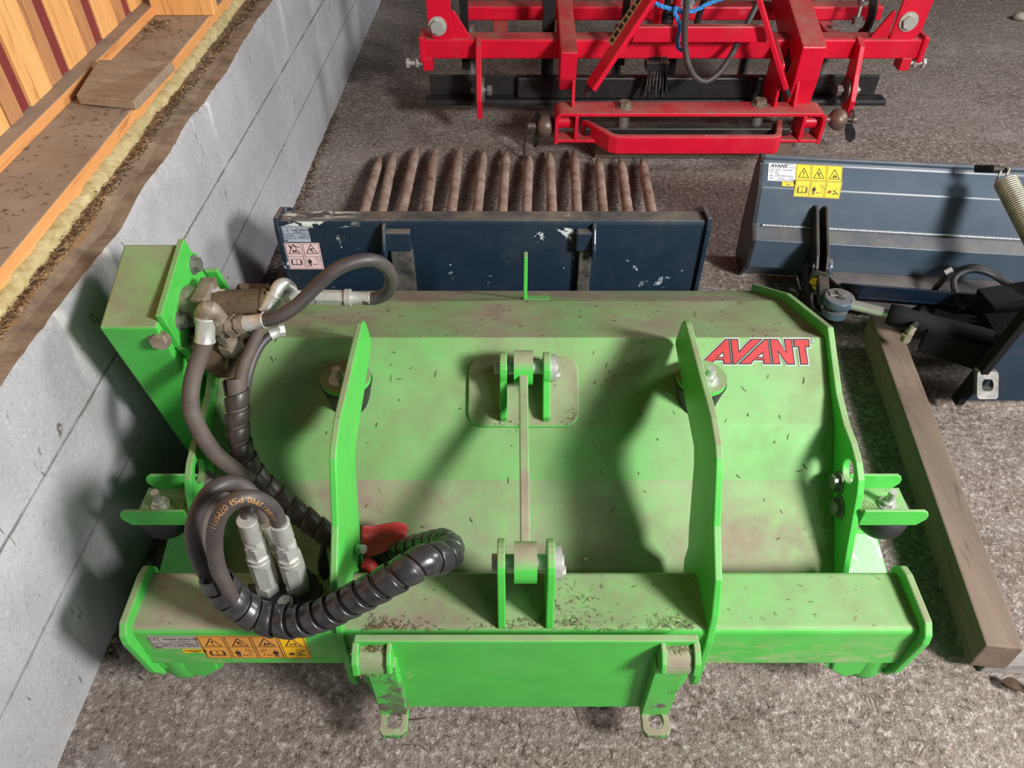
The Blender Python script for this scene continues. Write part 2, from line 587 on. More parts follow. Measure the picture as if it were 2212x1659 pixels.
def smooth_path(pts, step=0.006):
    """Catmull-Rom through pts, resampled evenly"""
    p = [Vector(q) for q in pts]
    p = [p[0] * 2 - p[1]] + p + [p[-1] * 2 - p[-2]]
    out = []
    for i in range(1, len(p) - 2):
        a, b, c, d = p[i - 1], p[i], p[i + 1], p[i + 2]
        n = 24
        for k in range(n):
            t = k / n
            out.append(0.5 * ((2 * b) + (c - a) * t + (2 * a - 5 * b + 4 * c - d) * t * t + (3 * b - a - 3 * c + d) * t ** 3))
    out.append(p[-2])
    res, acc = [out[0]], 0.0
    for i in range(1, len(out)):
        acc += (out[i] - out[i - 1]).length
        if acc >= step:
            res.append(out[i])
            acc = 0.0
    if (res[-1] - out[-1]).length > 1e-5:
        res.append(out[-1])
    return res


def frames(P):
    P = [Vector(q) for q in P]
    T = []
    for i in range(len(P)):
        a, b = P[max(0, i - 1)], P[min(len(P) - 1, i + 1)]
        T.append((b - a).normalized())
    U = [T[0].orthogonal().normalized()]
    for i in range(1, len(P)):
        u = U[-1] - T[i] * U[-1].dot(T[i])
        U.append(u.normalized())
    V = [t.cross(u) for t, u in zip(T, U)]
    return P, T, U, V


def hose(pts, r, name, mat, parent, n=18):
    b = B()
    b.tube(smooth_path(pts), r, n)
    return b.build(name, mat, parent)


def spiral(pts, r, pitch, width, name, mat, parent, start=0.0):
    """a flat plastic strip wound round a path"""
    P, T, U, V = frames(smooth_path(pts, 0.003))
    L = [0.0]
    for i in range(1, len(P)):
        L.append(L[-1] + (P[i] - P[i - 1]).length)

    def sample(s):
        s = min(max(s, 0.0), L[-1])
        lo, hi = 0, len(L) - 1
        while hi - lo > 1:
            mid = (lo + hi) // 2
            if L[mid] <= s:
                lo = mid
            else:
                hi = mid
        t = (s - L[lo]) / max(1e-9, L[hi] - L[lo])
        return (P[lo].lerp(P[hi], t), U[lo].lerp(U[hi], t).normalized(), V[lo].lerp(V[hi], t).normalized())

    b = B()
    turns = (L[-1] - width) / pitch
    n = int(turns * 32)
    prof = [(-0.5, -0.0026), (-0.5, 0.0012), (-0.42, 0.0020), (0.0, 0.0012), (0.42, -0.0002), (0.5, -0.0008), (0.5, -0.0040)]
    vs, fs = [], []
    for i in range(n + 1):
        th = 2 * math.pi * i / 32 + start
        s0 = width / 2 + pitch * i / 32
        for (w, h) in prof:
            p, u, v = sample(s0 + w * width)
            vs.append(p + (u * math.cos(th) + v * math.sin(th)) * (r + h))
    k = len(prof)
    for i in range(n):
        for j in range(k):
            q = (j + 1) % k
            fs.append((i * k + j, i * k + q, (i + 1) * k + q, (i + 1) * k + j))
    b.add(vs, fs, 0, True)
    return b.build(name, mat, parent)


def text_mesh(s, size=1.0, bold=0.0, shear=0.0):
    cu = bpy.data.curves.new('lettering', 'FONT')
    cu.body = s
    cu.size = size
    cu.offset = bold
    cu.shear = shear
    cu.resolution_u = 3
    ob = bpy.data.objects.new('lettering', cu)
    me = ob.to_mesh()
    vs = [v.co.copy() for v in me.vertices]
    fs = [tuple(p.vertices) for p in me.polygons]
    ob.to_mesh_clear()
    bpy.data.objects.remove(ob)
    bpy.data.curves.remove(cu)
    return vs, fs


class Sticker(B):
    """printed label: thin backing plus ink shapes, in metres from its lower left corner"""

    def __init__(self, o, u, v, th=0.0006):
        super().__init__()
        self.o, self.u, self.w = Vector(o), Vector(u).normalized(), Vector(v).normalized()
        self.nn = self.u.cross(self.w).normalized()
        self.th = th

    def p(self, a, b, lay):
        return self.o + self.u * a + self.w * b + self.nn * (self.th + 0.00025 * lay)

    def base(self, a0, b0, a1, b1, m):
        q = [(a0, b0), (a1, b0), (a1, b1), (a0, b1)]
        lo = [self.o + self.u * a + self.w * b for a, b in q]
        hi = [self.p(a, b, 0) for a, b in q]
        self.hexa(lo + hi, m)
        return self

    def poly(self, pts, m, lay=1):
        if len(pts) <= 4:
            self.add([self.p(a, b, lay) for a, b in pts], [tuple(range(len(pts)))], m)
        else:
            tri = tessellate_polygon([[Vector((a, b, 0)) for a, b in pts]])
            self.add([self.p(a, b, lay) for a, b in pts], [tuple(t) for t in tri], m)
        return self

    def rect(self, a0, b0, a1, b1, m, lay=1):
        return self.poly([(a0, b0), (a1, b0), (a1, b1), (a0, b1)], m, lay)

    def line(self, pts, w, m, lay=1, closed=False):
        n = len(pts)
        for i in range(n if closed else n - 1):
            a, b = Vector(pts[i]), Vector(pts[(i + 1) % n])
            d = (b - a)
            if d.length < 1e-7:
                continue
            d.normalize()
            q = Vector((-d.y, d.x)) * w / 2
            e = d * w * 0.4
            self.poly([tuple(a - e + q), tuple(a - e - q), tuple(b + e - q), tuple(b + e + q)], m, lay)
        return self

    def frame(self, a0, b0, a1, b1, w, m, lay=1):
        return self.line([(a0, b0), (a1, b0), (a1, b1), (a0, b1)], w, m, lay, True)

    def bars(self, a0, b, a1, h, m, lay=1):
        """a line of print too small to read"""
        q = random.Random(int(a0 * 1e5) + int(b * 1e5))
        a = a0
        while a < a1:
            w = q.uniform(0.5, 1.0) * h
            self.rect(a, b, min(a + w, a1), b + h * q.uniform(0.75, 1.0), m, lay)
            a += w + h * 0.3
        return self

    def disc(self, a, b, r, m, lay=1, n=16, sx=1.0):
        return self.poly([(a + r * sx * math.cos(2 * math.pi * i / n), b + r * math.sin(2 * math.pi * i / n)) for i in range(n)], m, lay)

    def text(self, s, a, b, size, m, lay=1, bold=0.0, shear=0.0, sx=1.0):
        vs, fs = text_mesh(s, size, bold, shear)
        self.add([self.p(a + v.x * sx, b + v.y, lay) for v in vs], fs, m)
        return self

    # pictograms, drawn in a cell with lower left (a,b), size s
    def warn(self, a, b, s, m, what='!'):
        q = lambda x, y: (a + x * s, b + y * s)
        self.line([q(.12, .14), q(.88, .14), q(.5, .86)], .05 * s, m, 1, True)
        if what == '!':
            self.poly([q(.455, .62), q(.545, .62), q(.52, .34), q(.48, .34)], m)
            self.disc(a + .5 * s, b + .25 * s, .04 * s, m)
        elif what == 'fall':
            self.rect(a + .38 * s, b + .50 * s, a + .62 * s, b + .56 * s, m)
            self.line([q(.47, .5), q(.52, .38), q(.6, .22)], .06 * s, m)
            self.line([q(.52, .38), q(.40, .28)], .04 * s, m)
            self.disc(a + .43 * s, b + .44 * s, .04 * s, m)
        elif what == 'crush':
            self.poly([q(.36, .22), q(.46, .54), q(.50, .24)], m)
            self.disc(a + .6 * s, b + .36 * s, .07 * s, m)
            self.line([q(.5, .3), q(.7, .26)], .05 * s, m)
        elif what == 'cut':
            self.line([q(.34, .34), q(.66, .34)], .05 * s, m)
            self.line([q(.36, .26), q(.62, .42)], .04 * s, m)
            self.disc(a + .62 * s, b + .26 * s, .05 * s, m)
        return self

    def book(self, a, b, s, m):
        q = lambda x, y: (a + x * s, b + y * s)
        w = .03 * s
        for sg in (-1, 1):
            X = lambda x: .5 + sg * x
            self.line([q(X(0), .28), q(X(.28), .28), q(X(.28), .70), q(X(.06), .70), q(X(0), .66)], w, m, 1, True)
            for k in range(3):
                self.line([q(X(.31 + .03 * k), .27), q(X(.31 + .03 * k), .66 - .04 * k)], w * .7, m)
        self.line([q(.13, .22), q(.87, .22)], w * 1.6, m)
        return self

    def man(self, a, b, s, m, mirror=False):
        X = (lambda x: a + (1 - x) * s) if mirror else (lambda x: a + x * s)
        self.disc(X(.22), b + .72 * s, .05 * s, m)
        self.poly([(X(.13), b + .64 * s), (X(.31), b + .64 * s), (X(.29), b + .40 * s), (X(.15), b + .40 * s)], m)
        for x in (.17, .27):
            self.line([(X(x), b + .42 * s), (X(x), b + .14 * s)], .06 * s, m)
        for x in (.11, .33):
            self.line([(X(x), b + .62 * s), (X(x), b + .40 * s)], .04 * s, m)
        self.line([(X(.44), b + .28 * s), (X(.66), b + .28 * s)], .03 * s, m)
        for x0, dx in ((.40, .09), (.70, -.09)):
            self.poly([(X(x0), b + .28 * s), (X(x0 + dx), b + .34 * s), (X(x0 + dx), b + .22 * s)], m)
        self.line([(X(.62), b + .82 * s), (X(.78), b + .88 * s), (X(.84), b + .74 * s), (X(.70), b + .70 * s)], .025 * s, m, 1, True)
        self.line([(X(.82), b + .72 * s), (X(.96), b + .60 * s)], .03 * s, m)
        self.line([(X(.94), b + .56 * s), (X(.78), b + .50 * s), (X(.78), b + .30 * s), (X(.9), b + .2 * s)], .022 * s, m)
        return self

    def cut(self, a, b, s, m, red=None):
        q = lambda x, y: (a + x * s, b + y * s)
        self.line([q(.88, .26), q(.50, .52)], .07 * s, m)
        self.rect(a + .46 * s, b + .22 * s, a + .72 * s, b + .29 * s, m)
        self.line([q(.88, .74), q(.68, .58)], .025 * s, m)
        self.poly([q(.64, .54), q(.73, .57), q(.67, .64)], m)
        mm = red if red is not None else m
        self.poly([q(.10, .36), q(.18, .42), q(.16, .54), q(.24, .48), q(.34, .54), q(.34, .46), q(.44, .42), q(.34, .36), q(.38, .26), q(.24, .32), q(.14, .26)], mm)
        return self


def circle2(cx, cy, r, n=24, ry=None):
    ry = ry or r
    return [(cx + r * math.cos(2 * math.pi * i / n), cy + ry * math.sin(2 * math.pi * i / n)) for i in range(n)]


def rrect(x0, y0, x1, y1, r, n=5):
    out = []
    for cx, cy, a0 in ((x1 - r, y0 + r, -90), (x1 - r, y1 - r, 0), (x0 + r, y1 - r, 90), (x0 + r, y0 + r, 180)):
        for i in range(n + 1):
            t = R(a0 + 90 * i / n)
            out.append((cx + r * math.cos(t), cy + r * math.sin(t)))
    return out


def bolt(b, p, axis, r=0.012, head=0.009, stud=0.0, m=0, washer=True):
    p, w = Vector(p), Vector(axis).normalized()
    if washer:
        b.cyl(p, p + w * 0.003, r * 1.35, None, 24, m)
    b.hexn(p + w * 0.003, p + w * (0.003 + head), r, m)
    if stud:
        b.cyl(p + w * (0.003 + head), p + w * (0.003 + head + stud), r * 0.6, None, 18, m)
    return b


# ------------------------------------------------------------------ the setting
def wx(y, base=-0.859):              # the wall leans a little away from the machine's own axis
    return base + 0.0165 * y


# floor, gently uneven
fb = B()
nx, ny = 90, 110
X0, X1, Y0, Y1 = -1.2, 5.2, -0.4, 7.2
vs = []
for j in range(ny + 1):
    for i in range(nx + 1):
        x, y = X0 + (X1 - X0) * i / nx, Y0 + (Y1 - Y0) * j / ny
        z = 0.006 * (mnoise.noise(Vector((x * 2.2, y * 2.2, 0))) - 0.6) + 0.0025 * mnoise.noise(Vector((x * 9, y * 9, 3)))
        vs.append((x, y, min(z, 0.0)))
fb.add(vs, [(j * (nx + 1) + i, j * (nx + 1) + i + 1, (j + 1) * (nx + 1) + i + 1, (j + 1) * (nx + 1) + i) for j in range(ny) for i in range(nx)], 0, True)
struct(fb.build('floor', 'floor'))

# block wall: three courses with slightly different faces, a crumbling mortar bed on top
wb = B()
YA, YB = -0.4, 7.2


def wseg(x_off, z0, z1, th=0.24, m=0, n=60):
    vs, fs = [], []
    for j in range(n + 1):
        y = YA + (YB - YA) * j / n
        x = wx(y) + x_off
        vs += [(x, y, z0), (x, y, z1), (x - th, y, z1), (x - th, y, z0)]
    for j in range(n):
        for k in range(4):
            q = (k + 1) % 4
            fs.append((j * 4 + k, j * 4 + q, j * 4 + 4 + q, j * 4 + 4 + k))
    fs += [(0, 1, 2, 3), (n * 4 + 3, n * 4 + 2, n * 4 + 1, n * 4)]
    wb.add(vs, fs, m)


wseg(0.004, -0.02, 0.22)
wseg(0.0, 0.22, 0.418)
# top course with an uneven upper edge, and the mortar slope behind it
n = 420
vs, fs = [], []
for j in range(n + 1):
    y = YA + (YB - YA) * j / n
    e = 0.024 * mnoise.noise(Vector((y * 1.7, 0, 5))) + 0.014 * mnoise.noise(Vector((y * 6, 2, 5))) + 0.004 * mnoise.noise(Vector((y * 40, 2, 5)))
    zt = 0.606 + 0.012 * min(1, max(0, (y - 1.2) / 1.5)) + e
    x = wx(y) - 0.004
    xb = x - 0.028 - 0.02 * (0.5 + mnoise.noise(Vector((y * 3, 9, 1))))
    vs += [(x, y, 0.418), (x, y, zt - 0.006), (x - 0.008, y, zt), (xb, y, zt + 0.004 + 0.006 * mnoise.noise(Vector((y * 11, 4, 4)))), (x - 0.085, y, 0.630), (x - 0.30, y, 0.630)]
    if j:
        o = (j - 1) * 6
        for k in range(5):
            fs.append((o + k, o + k + 1, o + 7 + k, o + 6 + k))
d0 = len(wb.f)
wb.add(vs, fs, 0, False)
for i, f in enumerate(fs):
    if i % 5 in (2, 3, 4):
        wb.mi[d0 + i] = 1
struct(wb.build('wall_left', ['wall', 'mortar']))

# sill beam lying on the wall, batten and board cladding
SX = lambda y: -0.936 + 0.0023 * y
sb = B()
sb.hexa([(SX(YA), YA, 0.638), (SX(YB), YB, 0.638), (SX(YB) - 0.26, YB, 0.638), (SX(YA) - 0.26, YA, 0.638),
         (SX(YA), YA, 0.684), (SX(YB), YB, 0.684), (SX(YB) - 0.26, YB, 0.684), (SX(YA) - 0.26, YA, 0.684)])
struct(sb.build('trim_1', 'pine_y', None, 0.003))
BX = lambda y: SX(y) - 0.168
sb = B()
sb.hexa([(BX(YA), YA, 0.684), (BX(YB), YB, 0.684), (BX(YB) - 0.06, YB, 0.684), (BX(YA) - 0.06, YA, 0.684),
         (BX(YA), YA, 0.712), (BX(YB), YB, 0.712), (BX(YB) - 0.06, YB, 0.712), (BX(YA) - 0.06, YA, 0.712)])
struct(sb.build('trim_2', 'pine_y', None, 0.002))
pb = B()
y = 0.2
k = 0
while y < 5.0:
    for wdt, m, dx in ((0.044, 2, -0.006), (0.112, 0, 0.0), (0.006, 1, -0.012), (0.058, 1, -0.002)):
        jit = rng.uniform(-0.002, 0.002)
        x0 = BX(y) - 0.043 + dx + jit
        x1 = BX(y + wdt) - 0.043 + dx + jit
        pb.hexa([(x0, y, 0.684), (x1, y + wdt - 0.0015, 0.684), (x1 - 0.02, y + wdt - 0.0015, 0.684), (x0 - 0.02, y, 0.684),
                 (x0, y, 2.2), (x1, y + wdt - 0.0015, 2.2), (x1 - 0.02, y + wdt - 0.0015, 2.2), (x0 - 0.02, y, 2.2)], m)
        y += wdt
struct(pb.build('wall_left_cladding', ['pine_z', 'old_z', 'red_z'], None, 0.002))

# mineral wool strip squeezed out between wall and sill
ib = B()
n, k = 520, 9
vs, fs = [], []
for j in range(n + 1):
    y = 0.2 + 5.0 * j / n
    for i in range(k):
        a = R(-100 + 200 * i / (k - 1))
        rr = 0.021 + 0.007 * mnoise.noise(Vector((y * 5, 1.0, 0))) + 0.006 * mnoise.noise(Vector((y * 30, i * 0.9, 2)))
        vs.append((SX(y) + 0.001 + rr * 1.25 * math.cos(a) - 0.008, y, 0.640 + rr * 0.95 * math.sin(a) - 0.004))
for j in range(n):
    for i in range(k - 1):
        fs.append((j * k + i, j * k + i + 1, (j + 1) * k + i + 1, (j + 1) * k + i))
ib.add(vs, fs, 0, True)
tag(ib.build('insulation_strip', 'wool'), 'strip of yellowish mineral wool squeezed out along the top of the block wall', 'insulation')

# brown mortar fillet below the wool
ib = B()
vs, fs = [], []
n = 300
for j in range(n + 1):
    y = 0.2 + 5.0 * j / n
    e = 0.010 * mnoise.noise(Vector((y * 7, 6, 1))) + 0.005 * mnoise.noise(Vector((y * 33, 6, 1)))
    x = SX(y)
    vs += [(x + 0.013, y, 0.632), (x + 0.030 + e, y, 0.626), (x + 0.040 + e, y, 0.600)]
    if j:
        o = (j - 1) * 3
        fs += [(o, o + 1, o + 4, o + 3), (o + 1, o + 2, o + 5, o + 4)]
ib.add(vs, fs, 0)
struct(ib.build('trim_3', 'brown_mortar'))

# wood offcut lying on the sill against the batten
ob = B()
p = [at(163, 205, Z=0.712), at(288, 218, Z=0.706), at(372, 132, Z=0.706), at(212, 128, Z=0.730)]
dn = [Vector((0.004, -0.004, -0.022))] * 4
ob.hexa([a + b for a, b in zip(p, dn)] + p)
tag(ob.build('wood_offcut', 'dusty_wood', None, 0.003), 'dusty short wood offcut lying across the sill beam by the board wall', 'wood block')
# upright stud end at the far end of the sill
ob = B()
a, c = at(331, 34, Z=0.685), at(462, 37, Z=0.685)
ob.box(a.x, c.x, a.y, a.y + 0.045, 0.685, 1.5)
tag(ob.build('wall_stud', 'pine_z', None, 0.003), 'upright pine stud standing on the far part of the sill beam', 'stud')

# ================================================================== the green flail mower
CX = 0.023                       # middle of the mower
HW = 0.62                        # half width of the hood
mower = thing('flail_mower', (CX, 0.95, 0.0), 'bright green dusty flail mower attachment in the foreground with coiled black hoses', 'mower')

# hood: bent sheet, profile in (Y, Z); dust per facet
HP = [(1.66, 0.259), (1.446, 0.389), (1.207, 0.479), (1.051, 0.382), (0.980, 0.2976), (0.853, 0.1756), (0.80, 0.09)]
HD = [0.99, 0.90, 0.66, 0.58, 0.92, 0.85]
b = B()
for i in range(len(HP) - 1):
    pass
low = [(y, z - 0.012) for y, z in HP]
nseg = len(HP)
vs = []
for x in (CX - HW, CX + HW):
    vs += [(x, y, z) for y, z in HP] + [(x, y, z) for y, z in low]
k = 2 * nseg
fs, dd = [], []
for i in range(nseg - 1):
    fs.append((i, i + 1, k + i + 1, k + i)); dd.append(HD[i])
    fs.append((nseg + i, nseg + i + 1, k + nseg + i + 1, k + nseg + i)); dd.append(0.0)
fs.append((0, nseg, k + nseg, k)); dd.append(0.5)
fs.append((nseg - 1, 2 * nseg - 1, k + 2 * nseg - 1, k + nseg - 1)); dd.append(0.3)
for o in (0, k):
    fs.append(tuple([o + i for i in range(nseg)] + [o + nseg + i for i in reversed(range(nseg))])); dd.append(0.2)
b.add(vs, fs, 0, False, dd)
hood = b.build('hood', 'green_hood', mower, 0.012, 3, 8)

F3P = Vector((0, HP[2][0], HP[2][1]))
F3U = (Vector((0, HP[2][0], HP[2][1])) - Vector((0, HP[3][0], HP[3][1]))).normalized()   # up the facet
F3N = Vector((1, 0, 0)).cross(F3U).normalized()
if F3N.z < 0:
    F3N = -F3N


def hood_z(y):
    for (y0, z0), (y1, z1) in zip(HP, HP[1:]):
        if y1 <= y <= y0:
            return z1 + (z0 - z1) * (y - y1) / (y0 - y1)
    return 0.1


# side plates with a lifting eye
SPO = [(1.672, 0.10), (1.672, 0.272), (1.452, 0.406), (1.212, 0.502), (1.09, 0.434), (1.02, 0.414), (0.975, 0.412), (0.936, 0.402), (0.908, 0.385), (0.893, 0.362),
       (0.878, 0.325), (0.83, 0.211), (0.79, 0.11), (0.80, 0.035), (0.86, 0.022), (1.55, 0.022)]
for s in (-1, 1):
    b = B()
    x = CX + s * HW
    b.px(SPO, x - 0.001, x + s * 0.0125 if s > 0 else x + 0.001, [circle2(0.948, 0.364, 0.024, 24)]) if s > 0 else b.px(SPO, x - 0.0125, x + 0.001, [circle2(0.948, 0.364, 0.024, 24)])
    sp = b.build('side_plate', 'green', mower, 0.0025)
    for (yy, zz) in ((0.957, 0.318), (0.922, 0.286)):
        bb = B()
        bolt(bb, (x - s * 0.001, yy, zz), (-s, 0, 0), 0.017, 0.012)
        bb.cyl((x + s * 0.0125, yy, zz), (x + s * 0.038, yy, zz), 0.010)
        bb.hexn((x + s * 0.0125, yy, zz), (x + s * 0.024, yy, zz), 0.016)
        bb.build('bolt', 'bolt_grey', sp, 0.001)

# buffer brackets outside the side plates
for s in (-1, 1):
    X = lambda d: CX + s * d
    y0, y1, z0 = 0.872, 0.958, 0.302
    b = B()
    xs = sorted((X(0.633), X(0.742)))
    b.box(xs[0], xs[1], y0, y1, z0 - 0.006, z0)
    for yy, dth, ext in ((y0 - 0.003, 0.006, 0.757), (y1 - 0.003, 0.006, 0.738)):
        o = [(X(0.633), z0 - 0.004), (X(ext - 0.014), z0 - 0.004), (X(ext), z0 + 0.014), (X(ext), z0 + 0.026), (X(ext - 0.004), z0 + 0.034), (X(ext - 0.012), z0 + 0.040), (X(0.633), z0 + 0.040)]
        if s < 0:
            o.reverse()
        b.py(o, yy, yy + dth)
    br = b.build('buffer_bracket', 'green', mower, 0.002)
    c = Vector((X(0.703), 0.915, z0))
    bb = B()
    bb.lathe(c - Vector((0, 0, 0.006)), (0, 0, -1), [(0.0, 0.046), (0.006, 0.050), (0.04, 0.047), (0.058, 0.036), (0.066, 0.016), (0.067, 0.0)], 36)
    bb.build('rubber_buffer', 'rubber', br)
    bb = B()
    bolt(bb, c, (0, 0, 1), 0.013, 0.010, 0.026)
    bb.build('bolt', 'zinc', br, 0.001)

# skid plates near the floor outside the side plates
for s in (-1, 1):
    b = B()
    X = lambda d: CX + s * d
    p = [(X(0.635), 0.80, 0.05), (X(0.775), 0.80, 0.05), (X(0.745), 0.955, 0.145), (X(0.640), 0.955, 0.145)]
    q = [(x, y, z + 0.01) for x, y, z in p]
    b.hexa(p + q)
    b.hexa([(X(0.64), 0.955, 0.04), (X(0.745), 0.955, 0.04), (X(0.745), 0.967, 0.04), (X(0.64), 0.967, 0.04),
            (X(0.64), 0.955, 0.155), (X(0.745), 0.955, 0.155), (X(0.735), 0.967, 0.155), (X(0.64), 0.967, 0.155)])
    b.build('skid_plate', 'green_scuffed', mower, 0.003)

# front beam, rounded square tube, and its end plates
BX0, BX1 = CX - 0.668, CX + 0.668
b = B()
b.px(rrect(0.652, 0.175, 0.770, 0.300, 0.012), BX0, BX1)
b.build('front_beam', 'green_beam', mower)
for s in (-1, 1):
    b = B()
    x = CX + s * 0.668
    xo = x + s * 0.014
    o = [(0.768, 0.318), (0.745, 0.325), (0.655, 0.322), (0.638, 0.305), (0.634, 0.285), (0.646, 0.160), (0.662, 0.118), (0.700, 0.110), (0.77, 0.15), (0.782, 0.295)]
    b.px(o, min(x, xo), max(x, xo))
    ep = b.build('end_plate', 'green', mower, 0.003)
    # shoe bracket and cup under the beam end
    b = B()
    xi = x - s * 0.105
    b.hexa([(min(x, xi), 0.660, 0.176), (max(x, xi), 0.660, 0.176), (max(x, xi), 0.75, 0.176), (min(x, xi), 0.75, 0.176),
            (x - 0.02 if s > 0 else x, 0.668, 0.118), (x if s > 0 else x + 0.02, 0.668, 0.118), (x if s > 0 else x + 0.02, 0.74, 0.118), (x - 0.02 if s > 0 else x, 0.74, 0.118)]) if False else None
    pts = [(x + s * 0.012, 0.178), (x + s * 0.012, 0.150), (x - s * 0.070, 0.108), (x - s * 0.100, 0.135), (x - s * 0.108, 0.178)]
    if s < 0:
        pts.reverse()
    b.py(pts, 0.662, 0.672)
    b.cyl((x - s * 0.09, 0.667, 0.152), (x - s * 0.09, 0.75, 0.152), 0.024)
    b.build('shoe_bracket', 'green', mower, 0.003)
    b = B()
    b.lathe((x - s * 0.028, 0.705, 0.175), (0, 0, -1), [(0, 0.046), (0.06, 0.046), (0.075, 0.042), (0.086, 0.028), (0.088, 0.0)], 36)
    b.build('ground_shoe', 'green', mower)

# two upright arms that carry the quick-attach plate
ARM = [(0.648, 0.105), (0.640, 0.135), (0.643, 0.27), (0.655, 0.34), (0.685, 0.402), (0.752, 0.458), (0.806, 0.535), (0.818, 0.550), (0.838, 0.562), (0.885, 0.574), (1.140, 0.570), (1.158, 0.563), (1.170, 0.548),
       (1.187, 0.492), (1.183, 0.480), (1.062, 0.462), (0.934, 0.449), (0.912, 0.426), (0.856, 0.310), (0.835, 0.280), (0.838, 0.235), (0.80, 0.16), (0.69, 0.105)]
for s in (-1, 1):
    b = B()
    xi = CX + s * 0.308
    xo = CX + s * 0.3205
    b.px(ARM, min(xi, xo), max(xi, xo))
    arm = b.build('arm', 'green', mower, 0.0025)
    # cap disc and rubber buffer under the rear end of the arm
    c = Vector((CX + s * 0.350, 1.103, 0.458))
    b = B()
    b.cyl(c, c + Vector((0, 0, 0.009)), 0.049, None, 40)
    b.build('cap_disc', 'green_dusty', arm, 0.002)
    b = B()
    b.lathe(c, (0, 0, -1), [(0, 0.050), (0.004, 0.051), (0.014, 0.048), (0.05, 0.040), (0.085, 0.038)], 36)
    b.build('rubber_buffer', 'rubber', arm)
    b = B()
    bolt(b, c + Vector((0.012 * s, -0.012, 0.009)), (0, 0, 1), 0.014, 0.012, 0.016)
    b.build('bolt', 'zinc', arm, 0.001)

# lugs and pull link
for dx in (-0.0405, 0.0405):
    b = B()
    o = [(0.655, 0.30), (0.775, 0.30), (0.775, 0.32)] + [(0.714 + 0.038 * math.cos(t), 0.412 + 0.038 * math.sin(t)) for t in [R(a) for a in range(20, 190, 17)]]
    b.px(o, CX + dx - 0.0065, CX + dx + 0.0065)
    b.build('front_lug', 'green', mower, 0.002)
b = B()
b.cyl((CX - 0.056, 0.709, 0.418), (CX + 0.062, 0.709, 0.418), 0.014)
b.hexn((CX - 0.056, 0.709, 0.418), (CX - 0.047, 0.709, 0.418), 0.015)
b.cyl((CX + 0.047, 0.709, 0.418), (CX + 0.058, 0.709, 0.418), 0.029)
b.hexn((CX + 0.058, 0.704, 0.400), (CX + 0.066, 0.704, 0.400), 0.009)
b.build('link_pin', 'zinc', mower, 0.001)
# rear lug plate on the hood
pc = on_plane(1131, 846, F3P, F3N)
u, v = Vector((1, 0, 0)), F3U
b = B()
b.plate(rrect(-0.111, -0.074, 0.111, 0.072, 0.030, 6), [], lambda p, q, h: pc + u * p + v * q + F3N * (h - 0.002), 0.010)
b.build('lug_base', 'green_dusty', mower, 0.003)
for dx in (-0.040, 0.044):
    b = B()
    o = [(-0.064, 0.006), (0.060, 0.006), (0.064, 0.03)] + [(0.034 + 0.030 * math.cos(t), 0.060 + 0.030 * math.sin(t)) for t in [R(a) for a in range(10, 190, 18)]] + [(-0.060, 0.03)]
    b.plate(o, [], lambda p, q, h: Vector((pc.x + dx - 0.007 + h, 0, 0)) + Vector((0, pc.y, pc.z)) + v * p + F3N * q, 0.014)
    b.build('rear_lug', 'green', mower, 0.002)
re = pc + v * 0.034 + F3N * 0.058
b = B()
b.cyl((pc.x - 0.058, re.y, re.z), (pc.x + 0.066, re.y, re.z), 0.013)
b.cyl((pc.x + 0.051, re.y, re.z), (pc.x + 0.062, re.y, re.z), 0.027)
b.hexn((pc.x + 0.062, re.y - 0.006, re.z - 0.014), (pc.x + 0.071, re.y - 0.006, re.z - 0.014), 0.008)
b.build('link_pin', 'zinc', mower, 0.001)
b = B()
fe = Vector((CX - 0.001, 0.709, 0.418))
re2 = Vector((CX - 0.001, re.y, re.z))
for e in (fe, re2):
    b.cyl(e - Vector((0.0185, 0, 0)), e + Vector((0.0185, 0, 0)), 0.034, None, 32)
dirl = (re2 - fe).normalized()
b.bar(fe + dirl * 0.02, re2 - dirl * 0.02, 0.017, 0.030)
b.build('pull_link', 'green_dusty', mower, 0.0025)

